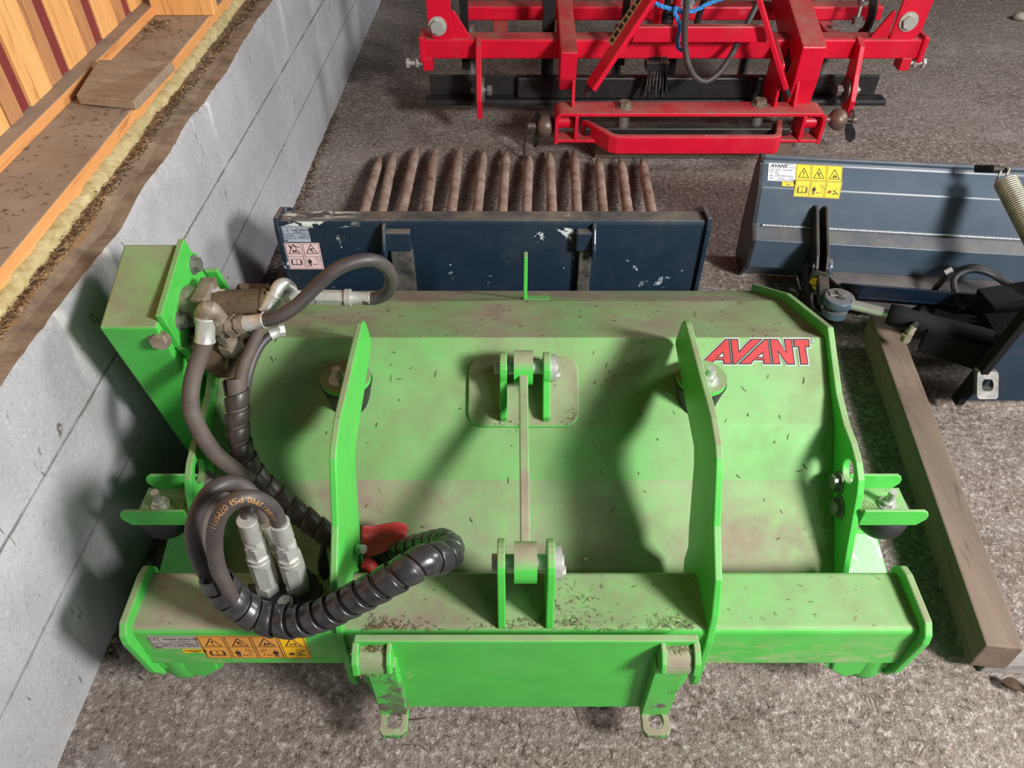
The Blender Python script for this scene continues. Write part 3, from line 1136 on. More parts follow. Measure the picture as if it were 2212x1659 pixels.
# quick-attach plate
plate = B()
PX = 0.281
plate.plate([(CX - PX, 0.336), (CX - PX, 0.20), (CX - PX + 0.018, 0.09), (CX + PX - 0.018, 0.09), (CX + PX, 0.20), (CX + PX, 0.336)], [], lambda u, w, h: (u, 0.613 + h, w), 0.014)
ap = plate.build('attach_plate', 'green', mower, 0.003)
b = B()
b.box(CX - 0.27, CX + 0.27, 0.625, 0.655, 0.13, 0.262)
b.build('plate_mount', 'green_dusty', ap)
for s in (-1, 1):
    X = lambda d: CX + s * d
    # saddle pocket: outer cheek, inner cheek, half-round saddle
    for d0, d1, z0 in ((0.272, 0.283, 0.288), (0.219, 0.227, 0.294)):
        b = B()
        xs = sorted((X(d0), X(d1)))
        o = [(0.616, 0.332), (0.598, 0.328), (0.583, 0.314), (0.578, z0), (0.584, z0 - 0.010), (0.616, z0 - 0.030 if z0 < 0.29 else z0 - 0.014)]
        b.px(o, xs[0], xs[1])
        b.build('pocket_cheek', 'green', ap, 0.002)
    b = B()
    xs = sorted((X(0.226), X(0.274)))
    o = [(0.616, 0.280), (0.616, 0.322)] + [(0.610 - 0.028 * math.sin(R(a)), 0.322 - 0.036 * (1 - math.cos(R(a)))) for a in range(0, 91, 15)] + [(0.584, 0.280)]
    b.px(o, xs[0], xs[1])
    b.build('saddle', 'saddle_dust', ap, 0.002)
    # leg running down from the pocket, ending in a forward tab with an oval hole
    b = B()
    x0, x1 = sorted((X(0.212), X(0.262)))
    b.hexa([(x0 + 0.0, 0.596, 0.096), (x1, 0.596, 0.096), (x1, 0.616, 0.096), (x0, 0.616, 0.096),
            (x0 + s * 0.003, 0.594, 0.284), (x1 + s * 0.004, 0.594, 0.284), (x1 + s * 0.004, 0.616, 0.284), (x0 + s * 0.003, 0.616, 0.284)])
    b.build('pocket_leg', 'green_worn', ap, 0.002)
    b = B()
    cx = X(0.237)
    o = [(cx - 0.025, 0.620), (cx - 0.025, 0.568), (cx - 0.018, 0.559), (cx + 0.018, 0.559), (cx + 0.025, 0.568), (cx + 0.025, 0.620)]
    hole = rrect(cx - 0.0135, 0.571, cx + 0.0135, 0.601, 0.013, 5)
    b.pz(o, 0.084, 0.099, [hole])
    b.build('lock_tab', 'green_worn', ap, 0.002)

# small upright hook on the rear of the hood
b = B()
hz = hood_z(1.49) 
hp = at(1134, 638, Y=1.49)
b.box(hp.x - 0.004, hp.x + 0.005, 1.478, 1.502, hz - 0.004, hz + 0.128)
b.hexa([(hp.x - 0.004, 1.470, hz - 0.004), (hp.x + 0.058, 1.470, hz - 0.004), (hp.x + 0.058, 1.508, hz - 0.026), (hp.x - 0.004, 1.508, hz - 0.026),
        (hp.x - 0.004, 1.470, hz + 0.014), (hp.x + 0.058, 1.470, hz + 0.014), (hp.x + 0.058, 1.508, hz - 0.004), (hp.x - 0.004, 1.508, hz - 0.004)])
b.build('hose_hook', 'green', mower, 0.002)

# belt cover box on the left, motor plate
b = B()
xl, xr = -0.735, -0.632
A0, D0 = Vector((0, 1.235, 0.685)), Vector((0, 1.058, 0.627))
Q = [(1.058, 0.627), (1.235, 0.685), (1.30, 0.62), (1.38, 0.20), (1.33, 0.06), (1.16, 0.06), (1.153, 0.186)]
b.px(Q, xl, xr)
cover = b.build('belt_cover', 'green_dusty', mower, 0.004)
bb = B()
bolt(bb, at(346, 733, Y=1.064), (0, -1, 0.2), 0.015, 0.010)
bb.build('bolt', 'zinc_dusty', cover, 0.001)
b = B()
mp = [(1.0657, 0.648), (1.242, 0.694), (1.291, 0.546), (1.255, 0.41), (1.18, 0.40), (1.0917, 0.543)]
mp = [(1.0657, 0.648), (1.242, 0.694), (1.285, 0.56), (1.30, 0.45), (1.16, 0.40), (1.0917, 0.543)]
b.px(mp, -0.632, -0.620)
b.px([(1.080, 0.560), (1.092, 0.555), (1.20, 0.36), (1.19, 0.34)], -0.625, -0.605)
b.px([(1.280, 0.590), (1.290, 0.594), (1.325, 0.50), (1.315, 0.496)], -0.622, -0.596)
mpl = b.build('motor_plate', 'green', mower, 0.002)
bb = B()
for x, y in ((418, 572), (388, 692)):
    bolt(bb, at(x, y, X=-0.620), (1, 0, 0), 0.015, 0.011)
bb2 = [at(418, 572, X=-0.620), at(388, 692, X=-0.620)]
for p in bb2:
    q = B()
    bolt(q, p, (1, 0, 0), 0.0145, 0.011)
    q.build('bolt', 'bolt_grey', mpl, 0.001)

# hydraulic motor
MY = 1.165
motor = B()
c0 = at(428, 662, Y=MY); 
motor.cyl((-0.622, c0.y, c0.z), (-0.572, c0.y, c0.z), 0.040, None, 40)
motor.build('motor_flange', 'zinc_dusty', mower, 0.003)
mb = B()
c1 = at(452, 656, Y=MY)
mb.box(c1.x - 0.018, c1.x + 0.012, c1.y - 0.034, c1.y + 0.038, c1.z - 0.036, c1.z + 0.036)
mot = mb.build('motor_block', 'zinc_dusty', mower, 0.004)
mb = B()
c2, c3 = at(462, 662, Y=MY), at(572, 660, Y=MY)
mb.cyl(c2, c3, 0.032, None, 36)
mb.lathe(c3, (1, 0, 0), [(0, 0.034), (0.008, 0.034), (0.012, 0.028), (0.012, 0)], 36)
mb.build('motor_body', 'brownmetal', mot, 0.003)
mb = B()
p = at(478, 633, Y=MY + 0.01)
bolt(mb, p + Vector((-0.02, 0, 0)), (1, 0, 0), 0.013, 0.012, 0.012)
mb.build('bolt', 'zinc', mot, 0.001)
mb = B()
a, c = at(512, 640, Y=MY + 0.055), at(582, 640, Y=MY + 0.055)
mb.box(a.x, c.x, a.y - 0.02, a.y + 0.02, a.z - 0.018, a.z + 0.018)
mb.cyl(at(528, 632, Y=MY + 0.05), at(528, 618, Y=MY + 0.05), 0.010)
mb.build('valve_block', 'brownmetal', mot, 0.004)
mb = B()
g = at(490, 757, Y=1.15)
mb.cyl(g + Vector((0, 0.03, -0.03)), g + Vector((0.004, -0.008, 0.004)), 0.052, None, 40)
mb.cyl((-0.622, 1.16, 0.50), (-0.56, 1.16, 0.50), 0.055, None, 40)
mb.build('gear_housing', 'brownmetal', mot, 0.004)


def fitting(pts, radii, name, mat, parent, hexes=()):
    q = B()
    for (a, c), r in zip(zip(pts, pts[1:]), radii):
        q.cyl(a, c, r, None, 28)
    for a, c, r in hexes:
        q.hexn(a, c, r)
    return q.build(name, mat, parent, 0.001)


def sleeve(a, c, r, parent, mat='zinc'):
    """crimped hose sleeve with a collar"""
    a, c = Vector(a), Vector(c)
    L = (c - a).length
    q = B()
    q.lathe(a, c - a, [(0, r * 0.8), (0.0, r), (0.04 * L, r * 1.06), (0.08 * L, r * 1.0), (0.5 * L, r * 0.97), (0.92 * L, r), (0.97 * L, r * 1.08), (L, r * 1.08), (L, r * 0.7)], 32)
    return q.build('hose_sleeve', mat, parent)


# elbow with hose going down the left side
YE = 1.10
e0, e1 = at(443, 688, Y=YE), at(450, 672, Y=YE)
q = B()
q.tube(smooth_path([at(440, 694, Y=YE), at(441, 678, Y=YE), at(452, 668, Y=YE), at(468, 684, Y=YE + 0.005), at(476, 696, Y=YE + 0.01)], 0.003), 0.017, 24)
q.hexn(at(462, 680, Y=YE + 0.005), at(470, 690, Y=YE + 0.006), 0.019)
elb = q.build('elbow_fitting', 'zinc_dusty', mower, 0.001)
q = B()
q.cyl(at(470, 690, Y=YE + 0.008), at(502, 750, Y=YE + 0.02), 0.016, None, 28)
q.hexn(at(474, 697, Y=YE + 0.010), at(481, 710, Y=YE + 0.012), 0.020)
q.hexn(at(486, 720, Y=YE + 0.015), at(492, 731, Y=YE + 0.017), 0.019)
q.hexn(at(495, 738, Y=YE + 0.018), at(504, 755, Y=YE + 0.022), 0.024)
q.build('adapter_fitting', 'zinc_dusty', mower, 0.0015)
sleeve(at(444, 685, Y=YE - 0.004), at(443, 737, Y=YE - 0.02), 0.0180, mower)
L1 = [at(444, 725, Y=YE - 0.016), at(440, 745, Y=1.075), at(421, 800, Y=1.045), at(412, 850, Y=1.015), at(416, 895, Y=0.985), at(440, 945, Y=0.965), at(470, 985, Y=0.945), at(505, 1012, Y=0.935), at(540, 1040, Y=0.93)]
hose(L1, 0.0158, 'pressure_hose', 'hose_dusty', mower)

# tee with the looped hose
q = B()
q.hexn(at(496, 706, Y=YE + 0.005), at(510, 703, Y=YE + 0.005), 0.022)
q.cyl(at(485, 706, Y=YE + 0.006), at(532, 698, Y=YE), 0.015, None, 24)
q.hexn(at(513, 702, Y=YE), at(525, 700, Y=YE), 0.018)
q.build('tee_fitting', 'zinc_dusty', mower, 0.0015)
sleeve(at(528, 699, Y=YE), at(572, 692, Y=YE), 0.0145, mower)
loop = [at(560, 694, Y=YE), at(600, 685, Y=1.10), at(640, 660, Y=1.115), at(680, 622, Y=1.135), at(722, 585, Y=1.15), at(765, 566, Y=1.165), at(805, 562, Y=1.18), at(835, 578, Y=1.20), at(846, 605, Y=1.215), at(836, 632, Y=1.225), at(812, 644, Y=1.23), at(785, 645, Y=1.23)]
hose(loop, 0.0128, 'looped_hose', 'hose', mower)
YF = 1.23
sleeve(at(757, 643, Y=YF), at(800, 644, Y=YF), 0.0125, mower)
q = B()
q.hexn(at(640, 642, Y=YF), at(680, 642, Y=YF), 0.0145)
q.hexn(at(684, 642, Y=YF), at(748, 643, Y=YF), 0.0155)
q.cyl(at(746, 643, Y=YF), at(758, 643, Y=YF), 0.0175, None, 28)
q.cyl(at(678, 642, Y=YF), at(688, 642, Y=YF), 0.012, None, 24)
q.hexn(at(625, 640, Y=YF - 0.01), at(640, 642, Y=YF), 0.018)
q.build('check_valve', 'zinc', mower, 0.001)
# bent pipe to the motor
q = B()
q.tube(smooth_path([at(585, 662, Y=1.16), at(594, 636, Y=1.165), at(602, 620, Y=1.175), at(614, 614, Y=1.185), at(626, 622, Y=1.20), at(632, 638, Y=1.215)], 0.003), 0.0125, 24)
q.hexn(at(617, 624, Y=1.19), at(626, 634, Y=1.205), 0.018)
q.build('bent_pipe', 'zinc', mower, 0.001)
sleeve(at(594, 637, Y=1.163), at(574, 676, Y=1.14), 0.0165, mower)
hose([at(576, 672, Y=1.145), at(566, 698, Y=1.125), at(548, 740, Y=1.10), at(528, 785, Y=1.07), at(519, 820, Y=1.05), at(517, 850, Y=1.035)], 0.0115, 'return_hose', 'hose_dusty', mower)
q = B()
q.hexn(at(601, 714, Y=1.15), at(614, 712, Y=1.155), 0.013)
q.build('hose_nut', 'zinc', mower, 0.001)
sleeve(at(606, 712, Y=1.152), at(583, 724, Y=1.14), 0.0115, mower)
hose([at(588, 721, Y=1.143), at(566, 742, Y=1.12), at(548, 775, Y=1.095), at(537, 810, Y=1.07), at(531, 850, Y=1.05)], 0.0085, 'drain_hose', 'hose', mower)

# wrapped hose bundle: down over the hood, behind the arm, round, and back in front of it
def hoodlift(x, y, lift):
    """a point above the hood along the line of sight at pixel (x, y)"""
    lo, hi = 0.80, 1.66
    for _ in range(40):
        mid = (lo + hi) / 2
        if at(x, y, Y=mid).z < hood_z(mid) + lift:
            hi = mid
        else:
            lo = mid
    return at(x, y, Y=(lo + hi) / 2)


W1 = [at(508, 818, Y=1.052), at(513, 870, Y=1.025), at(513, 920, Y=1.0), at(522, 970, Y=0.975), at(548, 1020, Y=0.955), at(590, 1065, Y=0.935), at(640, 1105, Y=0.91), at(700, 1150, Y=0.885), at(760, 1190, Y=0.865)]
hose(W1, 0.0195, 'bundled_hose', 'hose_dusty', mower)
spiral(W1, 0.0218, 0.033, 0.0275, 'spiral_wrap', 'wrap_dusty', mower)
W2 = [at(760, 1190, Y=0.865), at(820, 1208, Y=0.84), at(880, 1192, Y=0.815), at(930, 1180, Y=0.79), at(958, 1176, Y=0.77), at(970, 1190, Y=0.745), at(955, 1204, Y=0.715), at(915, 1212, Y=0.69), at(860, 1243, Y=0.668), at(800, 1276, Y=0.655), at(740, 1307, Y=0.648), at(690, 1330, Y=0.645), at(640, 1343, Y=0.645), at(590, 1341, Y=0.648), at(545, 1326, Y=0.652), at(505, 1297, Y=0.657), at(478, 1268, Y=0.662), at(462, 1235, Y=0.668)]
hose(W2[:-1], 0.0215, 'bundled_hose', 'hose', mower)
spiral(W2, 0.0262, 0.0305, 0.0238, 'spiral_wrap', 'wrap', mower)

# coiled hoses rising from the bundle to the couplers
HA = [at(505, 1297, Y=0.650), at(482, 1255, Y=0.655), at(468, 1215, Y=0.665), at(463, 1170, Y=0.67), at(470, 1125, Y=0.675), at(492, 1092, Y=0.685), at(522, 1076, Y=0.695), at(556, 1078, Y=0.705), at(583, 1094, Y=0.715), at(598, 1115, Y=0.722), at(604, 1140, Y=0.722)]
ha = hose(HA, 0.0125, 'coiled_hose', 'hose', mower, 24)
HB = [at(492, 1300, Y=0.668), at(462, 1265, Y=0.675), at(432, 1215, Y=0.685), at(417, 1160, Y=0.70), at(424, 1110, Y=0.72), at(448, 1068, Y=0.74), at(482, 1046, Y=0.76), at(515, 1046, Y=0.775), at(540, 1063, Y=0.775), at(545, 1085, Y=0.76), at(536, 1105, Y=0.74), at(533, 1130, Y=0.724)]
hose(HB, 0.0125, 'coiled_hose', 'hose', mower, 24)
HC = [at(500, 1300, Y=0.690), at(466, 1258, Y=0.70), at(446, 1200, Y=0.71), at(440, 1145, Y=0.73), at(454, 1095, Y=0.755), at(486, 1064, Y=0.78), at(525, 1056, Y=0.80), at(556, 1078, Y=0.81), at(570, 1115, Y=0.80), at(580, 1145, Y=0.785)]
hose(HC, 0.0125, 'coiled_hose', 'hose_dusty', mower, 24)
# printing on the front hose
def hose_text(pts, r, s, size, s0, ang0, name, parent, flip=1):
    P, T, U, V = frames(smooth_path(pts, 0.002))
    L = [0.0]
    for i in range(1, len(P)):
        L.append(L[-1] + (P[i] - P[i - 1]).length)
    vs, fs = text_mesh(s, size, 0.0)
    bm = bmesh.new()
    bv = [bm.verts.new(v) for v in vs]
    for f in fs:
        try:
            bm.faces.new([bv[i] for i in f])
        except ValueError:
            pass
    bmesh.ops.triangulate(bm, faces=bm.faces)
    bmesh.ops.subdivide_edges(bm, edges=bm.edges, cuts=3, use_grid_fill=True)
    bm.verts.index_update()
    vs = [v.co.copy() for v in bm.verts]
    fs = [tuple(v.index for v in f.verts) for f in bm.faces]
    bm.free()
    out = []
    for v in vs:
        sx = s0 + v.x
        i = min(range(len(L)), key=lambda k: abs(L[k] - sx))
        ds = sx - L[i]
        # angle measured from the side that faces the front
        vw = Vector((0, -0.72, 0.69))
        vw = (vw - T[i] * vw.dot(T[i])).normalized()
        sd = T[i].cross(vw)
        a = (v.y - size * 0.35) / r + ang0
        out.append(P[i] + T[i] * ds + (vw * math.cos(a) + sd * math.sin(a) * flip) * (r + 0.0005))
    q = B()
    q.add(out, fs)
    return q.build(name, 'print_copper', parent)


hose_text(HA[::-1], 0.0125, '275 BAR / 3990 PSI 07M//11', 0.0125, 0.040, 0.12, 'hose_printing', ha, -1)

# couplers: three swivel connectors on a dark base plate
base = B()
bc = at(610, 1290, Z=0.31)
base.lathe((bc.x, bc.y + 0.005, 0.299), (0, 0, 1), [(0, 0.062), (0.012, 0.062), (0.016, 0.058), (0.016, 0.0)], 36)
base.obox((bc.x, bc.y + 0.0, 0.307), (1, 0, 0), (0, 1, 0), (0, 0, 1), 0.13, 0.05, 0.014)
cb = base.build('coupler_base', 'rubber', mower, 0.002)
q = B()
bolt(q, at(617, 1302, Z=0.318), (0, 0, 1), 0.010, 0.007)
q.build('bolt', 'zinc', cb, 0.001)


def coupler(p, top, parent):
    """hex body, lock ring and crimp sleeve, standing upright"""
    p, top = Vector(p), Vector(top)
    w = (top - p).normalized()
    L = (top - p).length
    u = w.orthogonal().normalized()
    r = 0.0185
    q = B()
    q.hexn(p, p + w * 0.10 * L, r * 1.16)
    q.cyl(p + w * 0.10 * L, p + w * 0.13 * L, r * 1.0, None, 32)
    q.hexn(p + w * 0.13 * L, p + w * 0.43 * L, r * 1.14, 0, 0.5)
    q.cyl(p + w * 0.43 * L, p + w * 0.47 * L, r * 1.10, None, 32)
    q.cyl(p + w * 0.47 * L, p + w * 0.50 * L, r * 0.9, None, 32)
    q.cyl(p + w * 0.50 * L, p + w * 0.53 * L, r * 1.05, None, 32)
    q.hexn(p + w * 0.53 * L, p + w * 0.68 * L, r * 0.98)
    q.cyl(p + w * 0.68 * L, p + w * 0.72 * L, r * 0.86, None, 32)
    q.hexn(p + w * 0.70 * L, p + w * 0.76 * L, r * 0.92, 0, 0.3)
    q.lathe(p + w * 0.76 * L, w, [(0, r * 0.7), (0, r * 0.86), (0.02 * L, r * 0.9), (0.22 * L, r * 0.84), (0.24 * L, r * 0.9), (0.24 * L, 0.5 * r)], 32)
    return q.build('coupler', 'zinc', parent, 0.001)


coupler(at(580, 1270, Z=0.316), at(533, 1122, Y=0.722), mower)
coupler(at(645, 1270, Z=0.316), at(603, 1128, Y=0.722), mower)
coupler(at(640, 1230, Z=0.316), at(578, 1130, Y=0.785), mower)

# red rubber dust cap and dark flap beside the left arm
def sheet(cols, th, name, mat, parent):
    """curved flap through a grid of points, with thickness"""
    r, c = len(cols), len(cols[0])
    g = [[Vector(p) for p in row] for row in cols]
    N = []
    for i in range(r):
        for j in range(c):
            a = g[min(i + 1, r - 1)][j] - g[max(i - 1, 0)][j]
            d = g[i][min(j + 1, c - 1)] - g[i][max(j - 1, 0)]
            N.append(a.cross(d).normalized())
    top = [g[i][j] + N[i * c + j] * th / 2 for i in range(r) for j in range(c)]
    bot = [g[i][j] - N[i * c + j] * th / 2 for i in range(r) for j in range(c)]
    n = r * c
    fs = []
    for i in range(r - 1):
        for j in range(c - 1):
            k = i * c + j
            fs += [(k, k + 1, k + c + 1, k + c), (n + k + c, n + k + c + 1, n + k + 1, n + k)]
    rim = [j for j in range(c)] + [i * c + c - 1 for i in range(1, r)] + [(r - 1) * c + j for j in range(c - 2, -1, -1)] + [i * c for i in range(r - 2, 0, -1)]
    for k in range(len(rim)):
        a, d = rim[k], rim[(k + 1) % len(rim)]
        fs.append((a, d, n + d, n + a))
    q = B()
    q.add(top + bot, fs, 0, True)
    o = q.build(name, mat, parent)
    md = o.modifiers.new('smooth', 'SUBSURF')
    md.levels = md.render_levels = 2
    return o


cap = sheet([[at(779, 1130, Y=0.855), at(806, 1138, Y=0.862), at(832, 1127, Y=0.868), at(885, 1126, Y=0.870)],
             [at(779, 1152, Y=0.850), at(806, 1158, Y=0.852), at(834, 1152, Y=0.856), at(884, 1148, Y=0.862)],
             [at(781, 1170, Y=0.835), at(808, 1172, Y=0.838), at(836, 1168, Y=0.842), at(878, 1158, Y=0.852)],
             [at(784, 1188, Y=0.815), at(812, 1187, Y=0.818), at(838, 1180, Y=0.824), at(868, 1163, Y=0.842)],
             [at(786, 1204, Y=0.800), at(812, 1201, Y=0.805), at(838, 1190, Y=0.815), at(862, 1172, Y=0.835)]], 0.006, 'dust_cap', 'redcap', mower)
q = B()
q.cyl(at(774, 1186, Y=0.80), at(786, 1186, Y=0.795), 0.008)
q.build('bolt', 'zinc', cap, 0.001)
sheet([[at(698, 1158, Y=0.80), at(700, 1158, Y=0.80), at(702, 1158, Y=0.80)],
       [at(690, 1195, Y=0.785), at(698, 1195, Y=0.77), at(706, 1193, Y=0.785)],
       [at(684, 1225, Y=0.775), at(697, 1228, Y=0.755), at(711, 1222, Y=0.775)],
       [at(694, 1255, Y=0.76), at(703, 1256, Y=0.745), at(714, 1252, Y=0.76)],
       [at(706, 1277, Y=0.745), at(709, 1278, Y=0.74), at(713, 1276, Y=0.745)]], 0.006, 'rubber_flap', 'rubber', mower)
q = B()
q.tube(smooth_path([at(786, 1214, Y=0.80), at(800, 1222, Y=0.795), at(806, 1238, Y=0.79), at(776, 1250, Y=0.785)], 0.004), 0.012, 16)
q.build('cap_strap', 'redcap', cap)

# ------------------------------------------------------------------ logo on the hood, drawn from its outline
def offset(poly, d):
    n = len(poly)
    ar = sum(poly[i][0] * poly[(i + 1) % n][1] - poly[(i + 1) % n][0] * poly[i][1] for i in range(n))
    sg = 1 if ar > 0 else -1
    out = []
    for i in range(n):
        p0, p1, p2 = Vector(poly[i - 1]), Vector(poly[i]), Vector(poly[(i + 1) % n])
        e1, e2 = (p1 - p0).normalized(), (p2 - p1).normalized()
        n1, n2 = Vector((e1.y, -e1.x)) * sg, Vector((e2.y, -e2.x)) * sg
        m = (n1 + n2)
        if m.length < 1e-6:
            m = n1
        m.normalize()
        c = max(0.42, m.dot(n1))
        out.append(tuple(p1 + m * (d / c)))
    return out


LET = [[(78, 645), (490, 240), (548, 240), (590, 645), (460, 645), (452, 582), (330, 582), (268, 645)],
       [(565, 240), (692, 240), (710, 432), (893, 240), (1085, 240), (660, 645), (607, 645)],
       [(1118, 240), (1172, 240), (1222, 645), (1098, 645), (1092, 582), (945, 582), (898, 645), (692, 645)],
       [(1190, 240), (1325, 240), (1452, 445), (1420, 240), (1543, 240), (1602, 650), (1470, 650), (1335, 455), (1368, 645), (1240, 645)],
       [(1565, 240), (1820, 240), (1835, 372), (1770, 372), (1812, 650), (1685, 650), (1645, 372), (1582, 372)]]
HOLES = [[(362, 534), (452, 455), (462, 534)], [(990, 536), (1082, 462), (1090, 536)]]


def logo_pt(p, h):
    return on_plane(1500 + p[0] / 7.373, 700 + p[1] / 7.373, F3P, F3N) + F3N * h


lg = B()


def lpoly(poly, h, m):
    tri = tessellate_polygon([[Vector((x, y, 0)) for x, y in poly]])
    lg.add([logo_pt(p, h) for p in poly], [tuple(t) for t in tri], m)


for L in LET:
    lpoly(offset(L, 18), 0.0012, 0)
    lpoly(offset(L, 3), 0.0016, 1)
    lpoly(offset(L, -16), 0.0020, 2)
for L in HOLES:
    lpoly(offset(L, 9), 0.0023, 1)
    lpoly(offset(L, -8), 0.0026, 0)
ring = circle2(1873, 275, 36, 28)
lpoly(ring, 0.0016, 1)
lpoly(circle2(1873, 275, 30, 28), 0.0020, 0)
tv, tf = text_mesh('R', 62, 0.0)
lg.add([logo_pt((1853 + v.x, 297 - v.y), 0.0024) for v in tv], tf, 1)
lab(lg.build('logo_decal', ['logo_white', 'ink', 'logo_red'], hood), 'red AVANT lettering outlined in black and white')

# stickers on the beam front (Y = 0.652 face)
YB0 = 0.6518
def yz(x, y):
    return at(x, y, Y=YB0)
s = Sticker((yz(320, 1381).x, YB0, 0.2385), (1, 0, 0), (0, 0, 1))
s.base(0, 0, 0.083, 0.044, 0)
s.frame(.002, .008, .081, .042, .0010, 1)
s.line([(.002, .030), (.018, .030)], .0008, 1); s.line([(.018, .020), (.018, .042)], .0008, 1)
s.line([(.002, .020), (.081, .020)], .0008, 1); s.line([(.002, .014), (.081, .014)], .0008, 1); s.line([(.040, .008), (.040, .014)], .0008, 1)
s.text('CE', .003, .032, .010, 1)
s.text('AVANT TECNO OY', .026, .031, .0068, 1, bold=0.0002)
s.bars(.036, .0245, .072, .0022, 1)
s.text('TYPE', .004, .0155, .0042, 1); s.bars(.020, .0163, .036, .0022, 1); s.text('No.', .046, .0155, .0042, 1); s.bars(.056, .0163, .074, .0022, 1)
s.text('Year', .004, .0092, .0042, 1); s.bars(.018, .0099, .030, .0022, 1); s.bars(.046, .0099, .056, .0022, 1); s.bars(.062, .0099, .078, .0022, 1)
s.rect(.003, .002, .016, .005, 1)
lab(s.build('type_label', ['dirty_vinyl', 'ink'], mower), 'grey type plate sticker on the beam front')
s = Sticker((yz(402, 1416).x, YB0, 0.2235), (1, 0, 0), (0, 0, 1))
s.base(0, 0, 0.040, 0.0125, 0)
s.text('CHECKED', .003, .0058, .0070, 1, bold=0.0002); s.bars(.014, .002, .027, .003, 1)
lab(s.build('checked_label', ['amber_vinyl', 'ink'], mower), 'yellow CHECKED sticker')
s = Sticker((yz(426, 1381).x, YB0, 0.2035), (1, 0, 0), (0, 0, 1))
W = 0.0462
for k in range(4):
    s.base(k * W, 0, (k + 1) * W, .079, 0 if k < 2 else (0 if k == 2 else 2))
    s.frame(k * W + .002, .002, (k + 1) * W - .002, .077, .0011, 1)
    s.line([(k * W + .002, .041), ((k + 1) * W - .002, .041)], .0010, 1)
    s.warn(k * W + .005, .040, .036, 1, ['!', 'fall', 'crush', 'cut'][k])
s.book(.005, .003, .036, 1)
s.man(W + .005, .002, .036, 1)
s.man(2 * W + .005, .002, .036, 1, True)
s.cut(3 * W + .005, .002, .036, 1)
s.line(circle2(3 * W + .032, .029, .007, 14, .004), .001, 1, 1, True)
lab(s.build('warning_label', ['orange_vinyl', 'ink', 'amber_vinyl'], mower), 'dirty yellow strip of warning pictograms')

# ================================================================== dark blue fork bucket behind the mower
bucket = thing('fork_bucket', (-0.07, 1.9, 0.0), 'dark blue steel fork bucket with rusty floor tines, back plate facing the viewer', 'bucket')
BL, BR = at(600, 458, Y=1.80).x, at(1528, 466, Y=1.80).x
BZ = at(1000, 458, Y=1.80).z


def bk(x, y):
    return at(x, y, Y=1.7655)


ZT = bk(1000, 478).z           # crease between back face and sloping top strip
ZTT = at(1000, 456, Y=1.83).z
b = B()
prof = [(1.768, 0.015), (1.765, ZT - 0.01), (1.769, ZT), (1.83, ZTT), (1.836, ZTT - 0.008), (1.776, ZT - 0.012), (1.774, 0.015)]
b.px(prof, BL + 0.008, BR - 0.008)
bplate = b.build('back_plate', 'navy_bucket', bucket, 0.003)
for x0, x1 in ((BL - 0.004, BL + 0.009), (BR - 0.009, BR + 0.004)):
    b = B()
    b.px([(1.758, 0.01), (1.752, ZT - 0.02), (1.762, ZT + 0.012), (1.835, ZTT + 0.010), (1.90, ZTT - 0.03), (2.10, 0.14), (2.16, 0.03), (2.15, 0.01)], x0, x1)
    b.build('side_plate', 'navy_bucket', bucket, 0.003)
# quick-attach brackets on the back plate
for xl_, xr_, cheek in ((828, 892, 832), (1240, 1284, 1282)):
    pl, pr = bk(xl_, 500).x, bk(xr_, 500).x
    ck = bk(cheek, 500).x
    b = B()
    zt = bk(860, 486).z
    zb = bk(860, 532).z
    b.box(min(pl, pr) + 0.004, max(pl, pr) - 0.004, 1.737, 1.765, zb, zt - 0.008)
    b.px([(1.765, zb - 0.006), (1.765, zt + 0.01), (1.742, zt + 0.004), (1.720, zt - 0.03), (1.712, zb + 0.02), (1.714, zb - 0.01), (1.730, zb - 0.012)], ck - 0.006, ck + 0.006)
    br = b.build('hook_bracket', 'navy', bucket, 0.006, 3)
    b = B()
    b.hexa([(min(pl, pr) + 0.016, 1.745, 0.03), (max(pl, pr) - 0.004, 1.745, 0.03), (max(pl, pr) - 0.004, 1.766, 0.03), (min(pl, pr) + 0.016, 1.766, 0.03),
            (min(pl, pr) + 0.016, 1.742, zb + 0.01), (max(pl, pr) - 0.004, 1.742, zb + 0.01), (max(pl, pr) - 0.004, 1.766, zb + 0.01), (min(pl, pr) + 0.016, 1.766, zb + 0.01)])
    b.build('hook_rail', 'worn_rail', bucket, 0.004)
